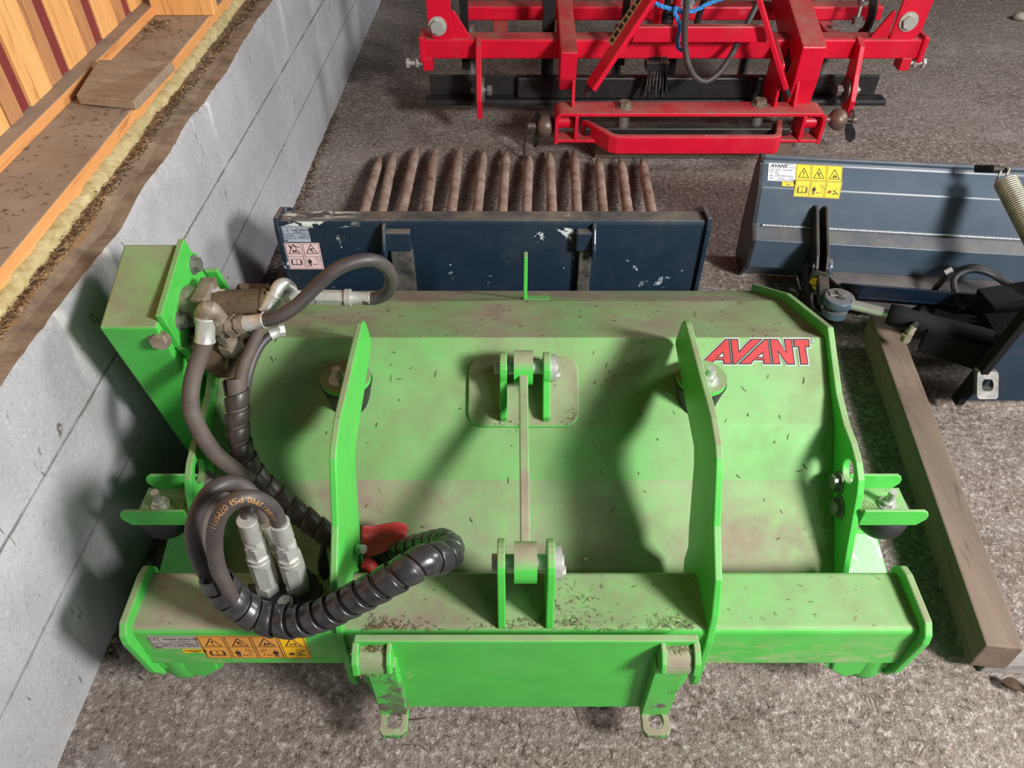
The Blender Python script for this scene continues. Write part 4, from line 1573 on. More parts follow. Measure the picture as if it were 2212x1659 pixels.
# tines along the floor
TIP = [(822, 336), (851, 326), (900, 318), (940, 320), (993, 319), (1045, 323), (1094, 323), (1143, 334), (1187, 327), (1240, 323), (1292, 339), (1340, 340), (1386, 341)]
ROOT = [783, 822, 866, 920, 974, 1030, 1084, 1137, 1193, 1247, 1304, 1358, 1410]
for k, ((tx, ty), rx) in enumerate(zip(TIP, ROOT)):
    a = at(tx, ty, Z=0.02)
    c = at(rx, 455, Z=0.075)
    d = (c - a)
    c2 = a + d * ((1.80 - a.y) / d.y)
    c2.z = 0.10
    b = B()
    w = 0.019
    L = (c2 - a)
    side = Vector((1, 0, 0))
    secs = [(0.0, 0.003, 0.006, 0.0), (0.035, 0.012, 0.018, 0.0), (0.10, w, 0.030, 0.0), (0.55, w, 0.034, 0.0), (1.0, w, 0.036, 0.0)]
    vs, fs = [], []
    for j in range(41):
        t = j / 40
        for q in range(len(secs) - 1):
            if secs[q][0] <= t <= secs[q + 1][0]:
                f = (t - secs[q][0]) / (secs[q + 1][0] - secs[q][0])
                hw = secs[q][1] + (secs[q + 1][1] - secs[q][1]) * f
                hh = secs[q][2] + (secs[q + 1][2] - secs[q][2]) * f
        p = a + L * t
        for i in range(10):
            an = 2 * math.pi * i / 10 + 0.3
            jit = 1 + 0.10 * mnoise.noise(Vector((k * 3.1 + math.cos(an), t * 26, math.sin(an))))
            vs.append(Vector((p.x + hw * math.cos(an) * jit, p.y, max(0.001, p.z + hh * 0.55 * math.sin(an) * jit))))
    for j in range(40):
        for i in range(10):
            q = (i + 1) % 10
            fs.append((j * 10 + i, j * 10 + q, (j + 1) * 10 + q, (j + 1) * 10 + i))
    fs.append(tuple(reversed(range(10))))
    b.add(vs, fs, 0, True)
    b.build('tine', 'rust_tine', bucket)
b = B()
b.bar((BL + 0.02, 1.86, 0.06), (BR - 0.02, 1.86, 0.06), 0.10, 0.05)
b.build('tine_bar', 'navy', bucket, 0.004)

# bucket stickers
n0 = bk(604, 490)
uu = (bk(664, 487) - bk(603, 488)); vv = Vector((0, 0, 1))
s = Sticker((bk(607, 490).x, 1.7648, bk(610, 522).z), (1, 0, 0), (0, -0.01, 1))
W, H = 0.0715, bk(604, 488).z - bk(610, 522).z
s.base(0, 0, W, H, 0)
f = H / 0.046
s.frame(.003, .010 * f, W - .003, .0435 * f, .0011, 1)
for q in (.016, .024):
    s.line([(.003, q * f), (W - .003, q * f)], .0010, 1)
s.line([(.016, .024 * f), (.016, .0435 * f)], .001, 1); s.line([(.003, .033 * f), (.016, .033 * f)], .001, 1); s.line([(.030, .010 * f), (.030, .016 * f)], .001, 1)
s.line([(.018, .031 * f), (.025, .042 * f)], .0005, 1)
s.text('Made in Finland', .038, .038 * f, .0040, 1)
s.text('AVANT TECNO OY', .026, .0325 * f, .0058, 1, bold=0.0003)
s.bars(.034, .029 * f, .052, .002, 1); s.bars(.026, .0255 * f, .062, .0022, 1)
s.text('TYPE', .004, .0182 * f, .0046, 1); s.bars(.017, .0185 * f, .029, .003, 1); s.text('No.', .040, .0182 * f, .0046, 1); s.bars(.049, .0185 * f, .062, .003, 1)
s.text('Year 2011', .004, .0112 * f, .0046, 1); s.bars(.042, .0118 * f, .058, .003, 1); s.text('kg', .062, .0112 * f, .0044, 1)
s.rect(.003, .003, .010, .0065, 1)
lab(s.build('type_label', ['silver_vinyl', 'ink'], bplate), 'silver type plate sticker')
z0, z1 = bk(630, 581).z, bk(615, 524).z
s = Sticker((bk(613, 524).x, 1.7648, z0), (1, 0, 0), (0, -0.01, 1))
H = z1 - z0
W = (bk(688, 526).x - bk(611, 524).x) / 2
for k in range(2):
    s.base(k * W, 0, (k + 1) * W - .0006, H, 0)
    s.frame(k * W + .0028, .003, (k + 1) * W - .0035, H - .003, .0011, 1)
    s.line([(k * W + .0028, H * .5), ((k + 1) * W - .0035, H * .5)], .001, 1)
S = W * .84
s.warn(W * .07, H * .54, S, 1, 'crush'); s.warn(W * 1.07, H * .54, S, 1, 'fall')
s.line([(W * .28, H * .90), (W * .36, H * .80)], .004, 1); s.line([(W * .55, H * .90), (W * .8, H * .84)], .003, 1)
s.book(W * .07, H * .07, S, 1); s.man(W * 1.07, H * .06, S, 1)
lab(s.build('warning_label', ['pink_vinyl', 'ink'], bplate), 'pale pink sticker of four warning pictograms')

# ================================================================== dozer blade on the right
TL = at(1650, 341, Z=0.372)
TR = at(2212, 369, Z=0.372)
eu = (TR - TL); eu.z = 0; eu.normalize()
ed = Vector((eu.y, -eu.x, 0))          # towards the viewer
blade = thing('dozer_blade', (TL.x + 0.6 * eu.x, TL.y, 0.0), 'dark grey dozer blade with spring and steering ram, back side towards the viewer', 'dozer blade')


def bl(s, d, z):
    return TL + eu * s + ed * d + Vector((0, 0, z - TL.z))




def zrow(row, d, x=1662):
    """height at which the vertical plane d in front of the blade's top edge shows at that row"""
    return on_plane(x, row, TL + ed * d, ed).z


BP = [(0.0, 0.372), (0.006, zrow(353, 0.006)), (0.058, zrow(405, 0.058)), (0.098, zrow(486, 0.098)), (0.150, zrow(520, 0.150)), (0.142, zrow(578, 0.142)), (0.085, 0.004)]
LEN = 1.25
b = B()
inner = [(d - 0.012, z - 0.004) for d, z in BP]
b.plate(BP + inner[::-1], [], lambda d, z, h: bl(h, d, z), LEN)
mold = b.build('moldboard', 'steelblue', blade, 0.004, 3, 12)
b = B()
b.bar(bl(0.0, -0.003, 0.374), bl(LEN, -0.003, 0.374), 0.016, 0.014)
b.build('top_edge_rod', 'steelblue', blade, 0.004)
b = B()
EP = [(0.010, 0.384), (-0.02, 0.378), (-0.038, 0.32), (-0.040, 0.12), (-0.02, 0.0), (0.092, 0.0)] + [(d + 0.007, z + 0.003) for d, z in BP[-2:0:-1]]
b.plate(EP, [], lambda d, z, h: bl(h - 0.012, d, z), 0.012)
b.build('end_plate', 'blackpaint', blade, 0.002)
# weld bead above the shelf
b = B()
wp = [bl(0.02 + 0.004 * i, BP[3][0] + 0.004 + 0.0012 * math.sin(i * 2.4), BP[3][1] + 0.001) for i in range(300)]
b.tube(wp, 0.0045, 8)
b.build('weld_bead', 'weld_steel', mold)
# stickers
def blp(x, y):
    q = on_plane(x, y, bl(0, *BP[1]), FN)
    return q


FN = eu.cross((bl(0, *BP[1]) - bl(0, *BP[2])).normalized()).normalized()
FU = (bl(0, *BP[1]) - bl(0, *BP[2])).normalized()
q0, q1, q2 = blp(1658, 390), blp(1717, 391), blp(1661, 351)
W, H = (q1 - q0).length, (q2 - q0).dot(FU)
s = Sticker(q0 + FN * 0.0002, eu, FU)
s.base(0, 0, W, H, 0)
k = W / 0.083
s.text('AVANT', .006 * k, H * .74, .0155 * k, 1, bold=0.0004, shear=0.25)
for r_, a0, a1 in ((.90, .045, .075), (.83, .045, .055), (.76, .045, .081)):
    s.bars(a0 * k, H * r_, a1 * k, .0022, 2)
for h in (.69, .57, .23):
    s.line([(.003, H * h), (W - .003, H * h)], .0006, 2)
s.bars(.005 * k, H * .60, .016 * k, .003, 2); s.bars(.022 * k, H * .60, .036 * k, .003, 2); s.bars(.045 * k, H * .60, .072 * k, .003, 2)
s.bars(.005 * k, H * .47, .014 * k, .003, 2); s.bars(.022 * k, H * .47, .028 * k, .003, 2); s.bars(.022 * k, H * .37, .034 * k, .003, 2)
s.bars(.005 * k, H * .27, .014 * k, .003, 2); s.bars(.022 * k, H * .27, .076 * k, .003, 2)
s.bars(.005 * k, H * .12, .018 * k, .003, 2); s.bars(.032 * k, H * .14, .052 * k, .0022, 2); s.bars(.022 * k, H * .05, .062 * k, .0022, 2)
s.text('CE', .064 * k, H * .04, .012 * k, 1)
lab(s.build('type_label', ['white_vinyl', 'ink', 'grey_ink'], mold), 'white AVANT type plate sticker')
q0, q1, q2 = blp(1689, 402), blp(1716, 404), blp(1689, 393)
s = Sticker(q0 + FN * 0.0002, eu, FU)
W = (q1 - q0).length
s.base(0, 0, W, .020, 0)
s.text('CHECKED', .0025, .0095, .0086, 1, shear=0.2); s.bars(.013, .003, .026, .004, 1)
lab(s.build('checked_label', ['yellow_vinyl', 'grey_ink'], mold), 'small yellow CHECKED sticker')
q0, q1, q2 = blp(1719, 405), blp(1819, 410), blp(1721, 354)
W, H = (q1 - q0).length / 3, (q2 - q0).dot(FU)
FU2 = (bl(0, *BP[2]) - bl(0, *BP[3])).normalized()
FN2 = eu.cross(FU2).normalized()
cr = bl(0, *BP[2])
for row in (0, 1):
    # upper row on the upper facet, lower row on the next facet
    if row == 0:
        org = q0 + FN * 0.0004
        up_, W_ = FU, W
        org = Vector((q0.x, q0.y, q0.z)) + FN * 0.0004
    s = Sticker(blp(1718, 389) + FN * 0.0004 if row == 0 else blp(1719, 405) + FN * 0.0004, eu, FU) if row == 0 else None
    if row == 1:
        e = on_plane(1713, 424, cr, FN2) + FN2 * 0.0008
        s = Sticker(e, eu, FU2)
    Hc = 0.0505 if row == 0 else 0.0505
    for c in range(3):
        s.base(c * W, 0, (c + 1) * W - .0005, Hc, 0)
        s.frame(c * W + .002, .002, (c + 1) * W - .0025, Hc - .002, .0010, 1)
        z = min(W, Hc) * .88
        if row == 0:
            s.warn(c * W + .003, .003, z, 1, ['!', 'fall', 'crush'][c])
        else:
            [s.book, s.man, s.cut][c](c * W + .003, .003, z, 1, *([2] if c == 2 else []))
    lab(s.build('warning_label', ['yellow_vinyl', 'ink', 'redcap'], mold), 'yellow sticker row of three ' + ('warning triangles' if row == 0 else 'instruction pictograms'))

# pair of lugs with the pivot
s0 = (at(1757, 520, Y=2.0) - TL).dot(eu)
for ds in (0.0, 0.030):
    b = B()
    P = [(0.070, 0.262), (0.10, 0.266), (0.150, 0.235), (0.235, 0.185), (0.262, 0.158), (0.262, 0.120), (0.20, 0.03), (0.10, 0.03)]
    b.plate(P, [circle2(0.238, 0.150, 0.013, 18)], lambda d, z, h: bl(s0 + ds + h, d, z), 0.010)
    b.build('pivot_lug', 'blackpaint', blade, 0.002)
pv = bl(s0 + 0.02, 0.238, 0.150)
b = B()
b.lathe(bl(s0 + 0.038, 0.238, 0.150), eu, [(0, 0.014), (0, 0.026), (0.012, 0.026), (0.012, 0.014), (0.0, 0.014)], 30)
ring = b.build('pivot_ring', 'steelblue', blade, 0.001)
b = B()
yc = at(1762, 612, Y=1.893)
b.cyl(yc, yc + Vector((-0.5, -0.8, 0.2)).normalized() * 0.002, 0.019, None, 24)
yk = b.build('lubrication_sticker', 'amber_vinyl', blade)
yn = Vector((-0.5, -0.8, 0.2)).normalized()
yu = Vector((0.8, -0.5, 0)).normalized()
s = Sticker(yc + yn * 0.0022, yu, yn.cross(yu))
s.line([(.003, .010), (.003, -.004), (-.001, -.008), (-.005, -.005)], .0028, 0, 1)
s.build('oil_mark', ['ink'], yk)
# fork arms below the pivot and the ram eye
b = B()
e = at(1812, 648, Z=0.165)
b.lathe(e + Vector((0, 0, -0.012)), (0, 0, 1), [(0, 0.012), (0, 0.042), (0.024, 0.042), (0.024, 0.012), (0, 0.012)], 36)
b.cyl(e + Vector((0, 0, -0.05)), e + Vector((0, 0, -0.03)), 0.034, None, 32)
eye = b.build('ram_eye', 'steelblue', blade, 0.003)
b = B()
b.cyl(e + Vector((0.006, 0.008, -0.05)), e + Vector((0.006, 0.008, 0.022)), 0.013, None, 24)
b.bar(e + Vector((-0.028, 0.012, 0.014)), e + Vector((0.008, 0.010, 0.014)), 0.022, 0.004)
b.build('ram_pin', 'bolt_grey', eye, 0.002)
b = B()
for dx in (-0.012, 0.018):
    b.bar(bl(s0 + dx, 0.20, 0.13), bl(s0 + dx + 0.015, 0.325, 0.035), 0.010, 0.05)
b.bar(pv + Vector((0.012, -0.004, -0.03)), e + Vector((-0.036, 0.012, -0.012)), 0.030, 0.030)
b.obox(yc - yn * 0.007, yu, yn.cross(yu), yn, 0.046, 0.075, 0.013)
b.box(pv.x - 0.03, pv.x + 0.05, pv.y - 0.10, pv.y + 0.02, 0.012, 0.05)
b.build('pivot_fork', 'blackpaint', blade, 0.002)
r0, r1 = at(1838, 658, Z=0.165), at(1918, 678, Z=0.170)
b = B()
b.cyl(r0, r1 + (r1 - r0) * 0.2, 0.0145, None, 28)
b.build('ram_rod', 'chrome', blade)
rd = (r1 - r0).normalized()
b = B()
b.lathe(r1, rd, [(0, 0.018), (0, 0.028), (0.02, 0.031), (0.05, 0.031), (0.055, 0.027), (0.42, 0.027), (0.42, 0.0)], 32)
ram = b.build('ram_cylinder', 'deep_black', blade)
b = B()
f0, f1 = at(1958, 728, Z=0.17), at(1974, 706, Z=0.20)
b.hexn(f0 + Vector((0, 0, -0.012)), f0 + Vector((0, 0, 0.008)), 0.014)
b.cyl(f0, f1, 0.0095, None, 20)
b.hexn(f0.lerp(f1, 0.35), f0.lerp(f1, 0.55), 0.0125)
b.build('banjo_fitting', 'zinc_dusty', ram, 0.001)
hose([f1, at(1995, 660, Y=1.86), at(2030, 612, Y=1.88), at(2062, 588, Y=1.90), at(2100, 576, Y=1.90), at(2140, 586, Y=1.88), at(2180, 612, Y=1.84), at(2220, 650, Y=1.80), at(2270, 700, Y=1.75)], 0.0085, 'ram_hose', 'rubber', blade)
hose([at(2078, 668, Y=1.78), at(2066, 640, Y=1.80), at(2060, 612, Y=1.84), at(2072, 592, Y=1.86), at(2110, 584, Y=1.87), at(2150, 598, Y=1.85), at(2190, 628, Y=1.80), at(2240, 680, Y=1.74)], 0.0085, 'ram_hose', 'rubber', blade)
b = B()
c = at(2048, 588, Y=1.885)
b.bar(c + Vector((-0.006, 0, 0.012)), c + Vector((0.014, 0, -0.012)), 0.004, 0.022)
b.build('cable_tie', 'zinc', blade)
# low carriage beam and floor-level tie plate
b = B()
q = [at(1856, 616, Z=0.155), at(2260, 648, Z=0.155), at(2260, 672, Z=0.10), at(1852, 640, Z=0.10)]
b.hexa([q[3] - Vector((0, 0, 0.01)), q[2] - Vector((0, 0, 0.01)), q[2] + Vector((0, 0.14, -0.05)), q[3] + Vector((0, 0.14, -0.05)), q[3], q[2], q[1], q[0]])
b.build('carriage_beam', 'navy_plain', blade, 0.004)
b = B()
q = [at(1772, 580, Z=0.07), at(2260, 606, Z=0.07), at(2260, 690, Z=0.055), at(1870, 668, Z=0.055)]
dz = Vector((0, 0, -0.012))
b.hexa([q[3] + dz, q[2] + dz, q[1] + dz, q[0] + dz, q[3], q[2], q[1], q[0]])
b.build('turntable_plate', 'grey_plate', blade, 0.002)
# A-frame carriage behind the attach plate, deep shade put into its black
b = B()
b.bar(at(2000, 712, Z=0.14), at(2200, 775, Z=0.14), 0.11, 0.08)
b.bar(at(2120, 668, Z=0.17), at(2300, 640, Z=0.20), 0.09, 0.08)
b.bar(at(2130, 740, Z=0.16), at(2300, 735, Z=0.18), 0.13, 0.10)
b.build('carriage_frame', 'deep_black', blade, 0.004)
# quick-attach frame at the right edge of the picture
YQ = 1.45
ql = at(2072, 862, Y=YQ)
qt = at(2206, 698, Y=YQ)
b = B()
zb, zt = at(2100, 866, Y=YQ).z, 0.38
b.plate([(ql.x + 0.008, zb), (ql.x + 0.62, zb - 0.004), (ql.x + 0.62, zt), (qt.x + 0.012, zt)], [], lambda x, z, h: (x, YQ + h, z), 0.012)
qa = b.build('quick_attach_plate', 'navy', blade, 0.003)
b = B()
k = (qt.x - ql.x) / (qt.z - ql.z)
b.plate([(ql.x - 0.012, zb - 0.004), (ql.x + 0.010, zb - 0.004), (ql.x + 0.010 + k * (zt - zb), zt + 0.01), (ql.x - 0.012 + k * (zt - zb), zt + 0.01)], [], lambda x, z, h: (x, YQ - 0.014 + h, z), 0.032)
b.build('side_rail', 'deep_black', qa, 0.003)
b = B()
hc = at(2134, 836, Y=YQ - 0.035)
b.plate(rrect(-0.028, -0.024, 0.028, 0.030, 0.008, 3), [rrect(-0.014, -0.008, 0.014, 0.014, 0.009, 4)], lambda x, z, h: Vector((hc.x + x, hc.y + 0.9 * z + h, hc.z + z)), 0.020)
b.build('lock_tab', 'worn_rail', qa, 0.003)
# return spring
sp0, sp1 = at(2172, 392, Z=0.42), at(2260, 560, Z=0.33)
ax = (sp1 - sp0).normalized()
u_ = ax.orthogonal().normalized(); v_ = ax.cross(u_)
Ls = (sp1 - sp0).length
N = int(Ls / 0.0068)
pts = []
for i in range(N * 14):
    t = i / 14
    pts.append(sp0 + ax * (t * 0.0068) + (u_ * math.cos(2 * math.pi * t) + v_ * math.sin(2 * math.pi * t)) * 0.028)
b = B()
b.tube(pts, 0.0031, 7)
b.tube(smooth_path([sp0 + u_ * 0.028, sp0 + u_ * 0.02 - ax * 0.012, sp0 - ax * 0.03 + u_ * 0.004, sp0 - ax * 0.045 - u_ * 0.012, sp0 - ax * 0.03 - u_ * 0.02, sp0 - ax * 0.016 - u_ * 0.008], 0.004), 0.0034, 10)
b.build('return_spring', 'spring_steel', blade)
b = B()
c = sp0 - ax * 0.045
b.bar(c + Vector((-0.03, 0.06, -0.03)), c + Vector((0.002, -0.004, 0.002)), 0.008, 0.022)
b.cyl(c + Vector((-0.02, 0, 0)), c + Vector((0.02, 0, 0.0)), 0.010, None, 20)
b.build('spring_anchor', 'blackpaint', blade, 0.002)
b = B()
b.bar(sp1 - ax * 0.004, sp1 + ax * 0.05, 0.014, 0.014)
b.bar(sp1 + ax * 0.04, Vector((sp1.x + 0.03, sp1.y - 0.03, 0.12)), 0.05, 0.012, (0, 1, 0))
b.build('spring_post', 'blackpaint', blade, 0.002)

# ================================================================== timber on the floor at the right
b = B()
a0, a1 = at(1908, 680, Z=0.112), at(2172, 1398, Z=0.112)
dv = (a1 - a0); dv.z = 0
a0.z = a1.z = 0.070
b.bar(a0, a1, 0.072, 0.084)
tag(b.build('timber_beam', 'grey_wood', None, 0.004), 'long grey-brown timber beam lying on the floor right of the green mower', 'timber')
b = B()
c0, c1 = at(2118, 1445, Z=0.02), at(2225, 1425, Z=0.02)
p = [at(2112, 1452, Z=0.004), at(2240, 1466, Z=0.004), at(2240, 1420, Z=0.004), at(2150, 1408, Z=0.004)]
q = [at(2142, 1418, Z=0.028), at(2240, 1414, Z=0.028)]
w = B()
A, Bq = at(2115, 1452, Z=0.0), at(2300, 1462, Z=0.0)
fw = Vector((0.008, 0.048, 0))
w.hexa([A, Bq, Bq + fw, A + fw, A + Vector((0.012, 0.004, 0.028)), Bq + Vector((0.012, 0.004, 0.028)), Bq + fw + Vector((0, 0, 0.028)), A + fw + Vector((0, 0, 0.028))])
tag(w.build('board_offcut', 'grey_block', None, 0.003), 'weathered grey board end under the near end of the timber beam', 'board')

# ================================================================== red field leveller at the back
red = thing('field_leveller', (0.63, 3.0, 0.0), 'red steel field leveller with black scraper bar and three-point hitch at the back', 'leveller')
YFR = 3.10
xa, xb = at(906, 105, Y=YFR).x, at(1999, 105, Y=YFR).x
z0, z1 = at(1400, 128, Y=YFR).z, at(1400, 85, Y=YFR).z
b = B()
b.px(rrect(YFR, z0, YFR + 0.085, z1, 0.008, 3), xa + 0.02, xb - 0.02)
b.build('front_tube', 'red', red)
for x, s in ((xa, 1), (xb, -1)):
    b = B()
    b.px([(YFR - 0.012, z0 - 0.012), (YFR + 0.10, z0 - 0.012), (YFR + 0.10, z1 + 0.012), (YFR - 0.012, z1 + 0.012)], min(x, x + s * 0.022), max(x, x + s * 0.022))
    b.build('tube_end', 'red', red, 0.006, 3)
Y2 = 3.45
b = B()
zz0, zz1 = at(1400, 45, Y=Y2).z, at(1400, 14, Y=Y2).z
b.px(rrect(Y2, zz0, Y2 + 0.08, zz1, 0.008, 3), at(1000, 30, Y=Y2).x, at(1905, 30, Y=Y2).x)
b.build('rear_tube', 'red', red)
Y3 = 3.9
b = B()
b.px(rrect(Y3, 0.30, Y3 + 0.08, 0.38, 0.008, 3), -0.2, 1.5)
b.build('rear_tube', 'red', red)
for x in (-0.05, 0.63, 1.34):
    b = B()
    b.box(x - 0.03, x + 0.03, YFR + 0.08, Y3 + 0.02, 0.30, 0.35)
    b.build('cross_tube', 'red', red, 0.004)
# end uprights with big pivot bolts and gussets
for (px0, px1, bxp, byp, gx, lean) in ((925, 976, 945, 56, 1018, 0.0), (1926, 1990, 1962, 46, 1882, 0.02)):
    Yu = YFR + 0.015
    l, r = at(px0, 60, Y=Yu).x, at(px1, 60, Y=Yu).x
    zb = z1 - 0.005
    cxx = (l + r) / 2
    w = (r - l) / 2
    o = [(l + w, zb)] if False else [(l + 0.012, zb + 0.012), (l + 0.03, zb), (r, zb), (r + lean, 0.78), (l + lean, 0.78), (l, zb + 0.035)]
    if lean:
        o = [(l, zb), (r - 0.03, zb), (r - 0.012, zb + 0.012), (r, zb + 0.035), (r + lean, 0.78), (l + lean, 0.78)]
    b = B()
    b.py(o, Yu - 0.012, Yu)
    up = b.build('upright_plate', 'red', red, 0.003)
    b = B()
    c = at(bxp, byp, Y=Yu - 0.012)
    b.cyl(c, c - Vector((0, 0.006, 0)), 0.036, None, 32)
    b.hexn(c - Vector((0, 0.006, 0)), c - Vector((0, 0.022, 0)), 0.027)
    b.build('pivot_bolt', 'zinc', up, 0.002)
    b = B()
    g = at(gx, 72, Y=Yu).x
    sgn = 1 if g > r else -1
    e = r if sgn > 0 else l
    b.py([(e, zb), (g, zb), (e + sgn * 0.012, zb + 0.105), (e, zb + 0.105)], Yu, Yu + 0.012)
    b.build('gusset', 'red', red, 0.002)
    b = B()
    b.bar((cxx - 0.02 * sgn, Yu + 0.03, zb), (cxx - 0.02 * sgn, Yu + 0.03, 0.6), 0.02, 0.06)
    b.build('support_strap', 'blackpaint', red, 0.002)
# clamp tabs with adjusting bolts under the tube ends
for tx, bx, s in ((925, 884, -1), (1952, 1994, 1)):
    b = B()
    c = at(tx, 140, Y=YFR + 0.01)
    b.box(c.x - 0.02, c.x + 0.02, YFR - 0.005, YFR + 0.06, z0 - 0.045, z0 + 0.005)
    ct = b.build('clamp_tab', 'red', red, 0.003)
    b = B()
    c = Vector((c.x, YFR + 0.01, z0 - 0.018))
    e = Vector((at(bx, 135, Y=YFR).x, c.y, c.z))
    b.cyl(c, e, 0.009)
    b.hexn(e, e + Vector((s * 0.012, 0, 0)), 0.020)
    b.hexn(c.lerp(e, 0.5), c.lerp(e, 0.5) + Vector((s * 0.01, 0, 0)), 0.018)
    b.build('adjusting_bolt', 'zinc', ct, 0.001)
# hangers that carry the black scraper bar
for px_, nut in ((1034, 1), (1856, -1)):
    x = at(px_, 150, Y=3.02).x
    b = B()
    b.px([(YFR + 0.01, z1 + 0.01), (YFR - 0.05, z1 - 0.01), (3.02, z0 - 0.03), (2.985, 0.20), (2.985, 0.128), (3.03, 0.118), (3.10, 0.20), (YFR + 0.01, z0)], x - 0.010, x + 0.010)
    hg = b.build('hanger', 'red', red, 0.002)
    b = B()
    c = Vector((x, 3.06, 0.215))
    b.cyl(c - Vector((0.035, 0, 0)), c + Vector((0.045, 0, 0)), 0.012)
    b.hexn(c + Vector((nut * 0.03, 0, 0)), c + Vector((nut * 0.05, 0, 0)), 0.022)
    b.cyl(c - Vector((0.016, 0, 0)), c + Vector((0.020, 0, 0)), 0.05, None, 28)
    b.build('hanger_bolt', 'bolt_grey', hg, 0.001)
# scraper bar
YS = 3.2
sx0, sx1 = at(929, 190, Y=YS).x, at(1895, 185, Y=YS).x
b = B()
zs0, zs1 = at(1300, 206, Y=YS).z, at(1300, 163, Y=YS).z
b.box(sx0, sx1, YS, YS + 0.012, zs0, zs1)
b.box(sx0 - 0.02, at(1922, 212, Y=3.13).x, YS - 0.05, YS + 0.012, zs0 - 0.010, zs0)
b.box(sx0 - 0.02, at(1922, 212, Y=3.13).x, YS - 0.055, YS - 0.045, zs0 - 0.022, zs0 - 0.004)
bar_ = b.build('scraper_bar', 'blackscratch', red, 0.003)
b = B()
c0_, c1_ = at(1118, 190, Y=YS - 0.06).x, at(1700, 190, Y=YS - 0.06).x
b.box(c0_, c1_, YS - 0.035, YS + 0.0, zs0, zs1 + 0.004)
b.build('scraper_box', 'blackscratch', bar_, 0.006)
# spring tine legs behind the bar
for k, (px_, m) in enumerate(((1018, 'bolt_grey'), (1182, 'bolt_grey'), (1331, 'chrome_dark'), (1605, 'chrome_dark'), (1778, 'bolt_grey'), (1450, 'blackpaint'))):
    x = at(px_, 150, Y=3.36).x
    b = B()
    b.cyl((x, 3.37, 0.36), (x, 3.36, 0.012), 0.020, None, 20)
    b.cyl((x, 3.36, 0.16), (x, 3.358, 0.06), 0.026, 0.012, 20)
    b.build('tine_leg', m, red)
# dark bristly spring block in the middle
b = B()
for k in range(7):
    xx = at(1405 + 5 * k, 160, Y=3.08).x
    b.bar((xx, 3.10, z0 + 0.01), (xx + 0.004 * (k - 3), 3.07, 0.18 + 0.012 * ((k * 37) % 5)), 0.006, 0.018)
c = at(1420, 134, Y=3.08)
b.box(c.x - 0.045, c.x + 0.045, 3.06, 3.12, z0 - 0.03, z0)
b.build('leaf_spring', 'blackpaint', red, 0.001)
# dark straps seen beyond the tubes
for px_, Yk, w in ((1186, 3.25, 0.05), (1002, 3.3, 0.035), (1352, 3.35, 0.03)):
    x = at(px_, 30, Y=Yk).x
    b = B()
    b.box(x - w / 2, x + w / 2, Yk, Yk + 0.02, 0.2, 0.75)
    b.build('dark_strap', 'blackpaint', red, 0.003)
b = B()
pts = [at(1888, -40, Y=3.3), at(1886, 0, Y=3.3), at(1884, 30, Y=3.3), at(1872, 62, Y=3.3), at(1860, 72, Y=3.32)]
b.tube(smooth_path(pts), 0.018, 8)
b.build('dark_strap', 'blackpaint', red)
b = B()
b.cyl(at(1866, -10, Y=3.3), at(1852, 40, Y=3.28), 0.008, None, 16)
b.hexn(at(1853, 36, Y=3.28), at(1850, 50, Y=3.28), 0.02)
b.cyl(at(1866, 0, Y=3.3), at(1864, 8, Y=3.3), 0.022, None, 20)
b.build('spring_bolt', 'bolt_grey', red, 0.001)

# hitch arms
for x0p, x1p, prof in ((1210, 1246, None), (1722, 1774, None)):
    Yf = 2.95
    zt = at(1220, 113, Y=Yf).z
    x0, x1 = at(x0p, 150, Y=Yf).x, at(x1p, 150, Y=Yf).x
    big = x0p > 1500
    zt2 = zt + (0.02 if big else 0.0)
    zbm = at(1220, 172, Y=Yf).z
    b = B()
    if big:
        b.px([(Yf, zbm), (Yf, zt2), (3.22, zt2 + 0.075), (3.55, zt2 + 0.19), (3.55, zt2 + 0.05), (3.22, zt2 - 0.08), (3.05, 0.20), (2.97, 0.18)], x0, x1)
    else:
        b.px([(Yf, zbm), (Yf, zt2), (3.6, zt2 + 0.085), (3.6, zt2 - 0.02), (3.12, zt2 - 0.07), (3.0, 0.24)], x0, x1)
    arm = b.build('hitch_arm', 'red', red, 0.005)
    b = B()
    xe = x1 - 0.008 if not big else x0 + 0.02
    b.px([(2.955, zbm + 0.01), (3.02, zbm), (2.985, 0.20), (2.93, 0.20)], xe - 0.006, xe + 0.006)
    b.build('hitch_lug', 'red', red, 0.002)
    if big:
        s = Sticker((x0 - 0.0006, 3.175, 0.335), (0, -1, -0.45), (0, -0.45, 1))
        s.base(0, 0, 0.13, 0.060, 0)
        s.bars(.010, .036, .112, .014, 1); s.bars(.008, .012, .120, .012, 1)
        # broken up by wear
        lab(s.build('maker_decal', ['ink', 'decal_dim'], arm), 'worn dark decal with pale letters')
        b = B()
        b.px([(2.93, 0.20), (2.945, 0.36), (3.10, 0.40), (3.11, 0.20), (3.02, 0.15)], x0 - 0.062, x0 - 0.05)
        b.build('hitch_cheek', 'red', red, 0.003)
        b = B()
        b.lathe((x0 - 0.045, 2.96, 0.33), (0, 0.2, -1), [(0, 0.0), (0.03, 0.009), (0.05, 0.010), (0.05, 0.004), (0.07, 0.004), (0.07, 0.009), (0.13, 0.008), (0.16, 0.0)], 16)
        b.build('lynch_handle', 'red', red)
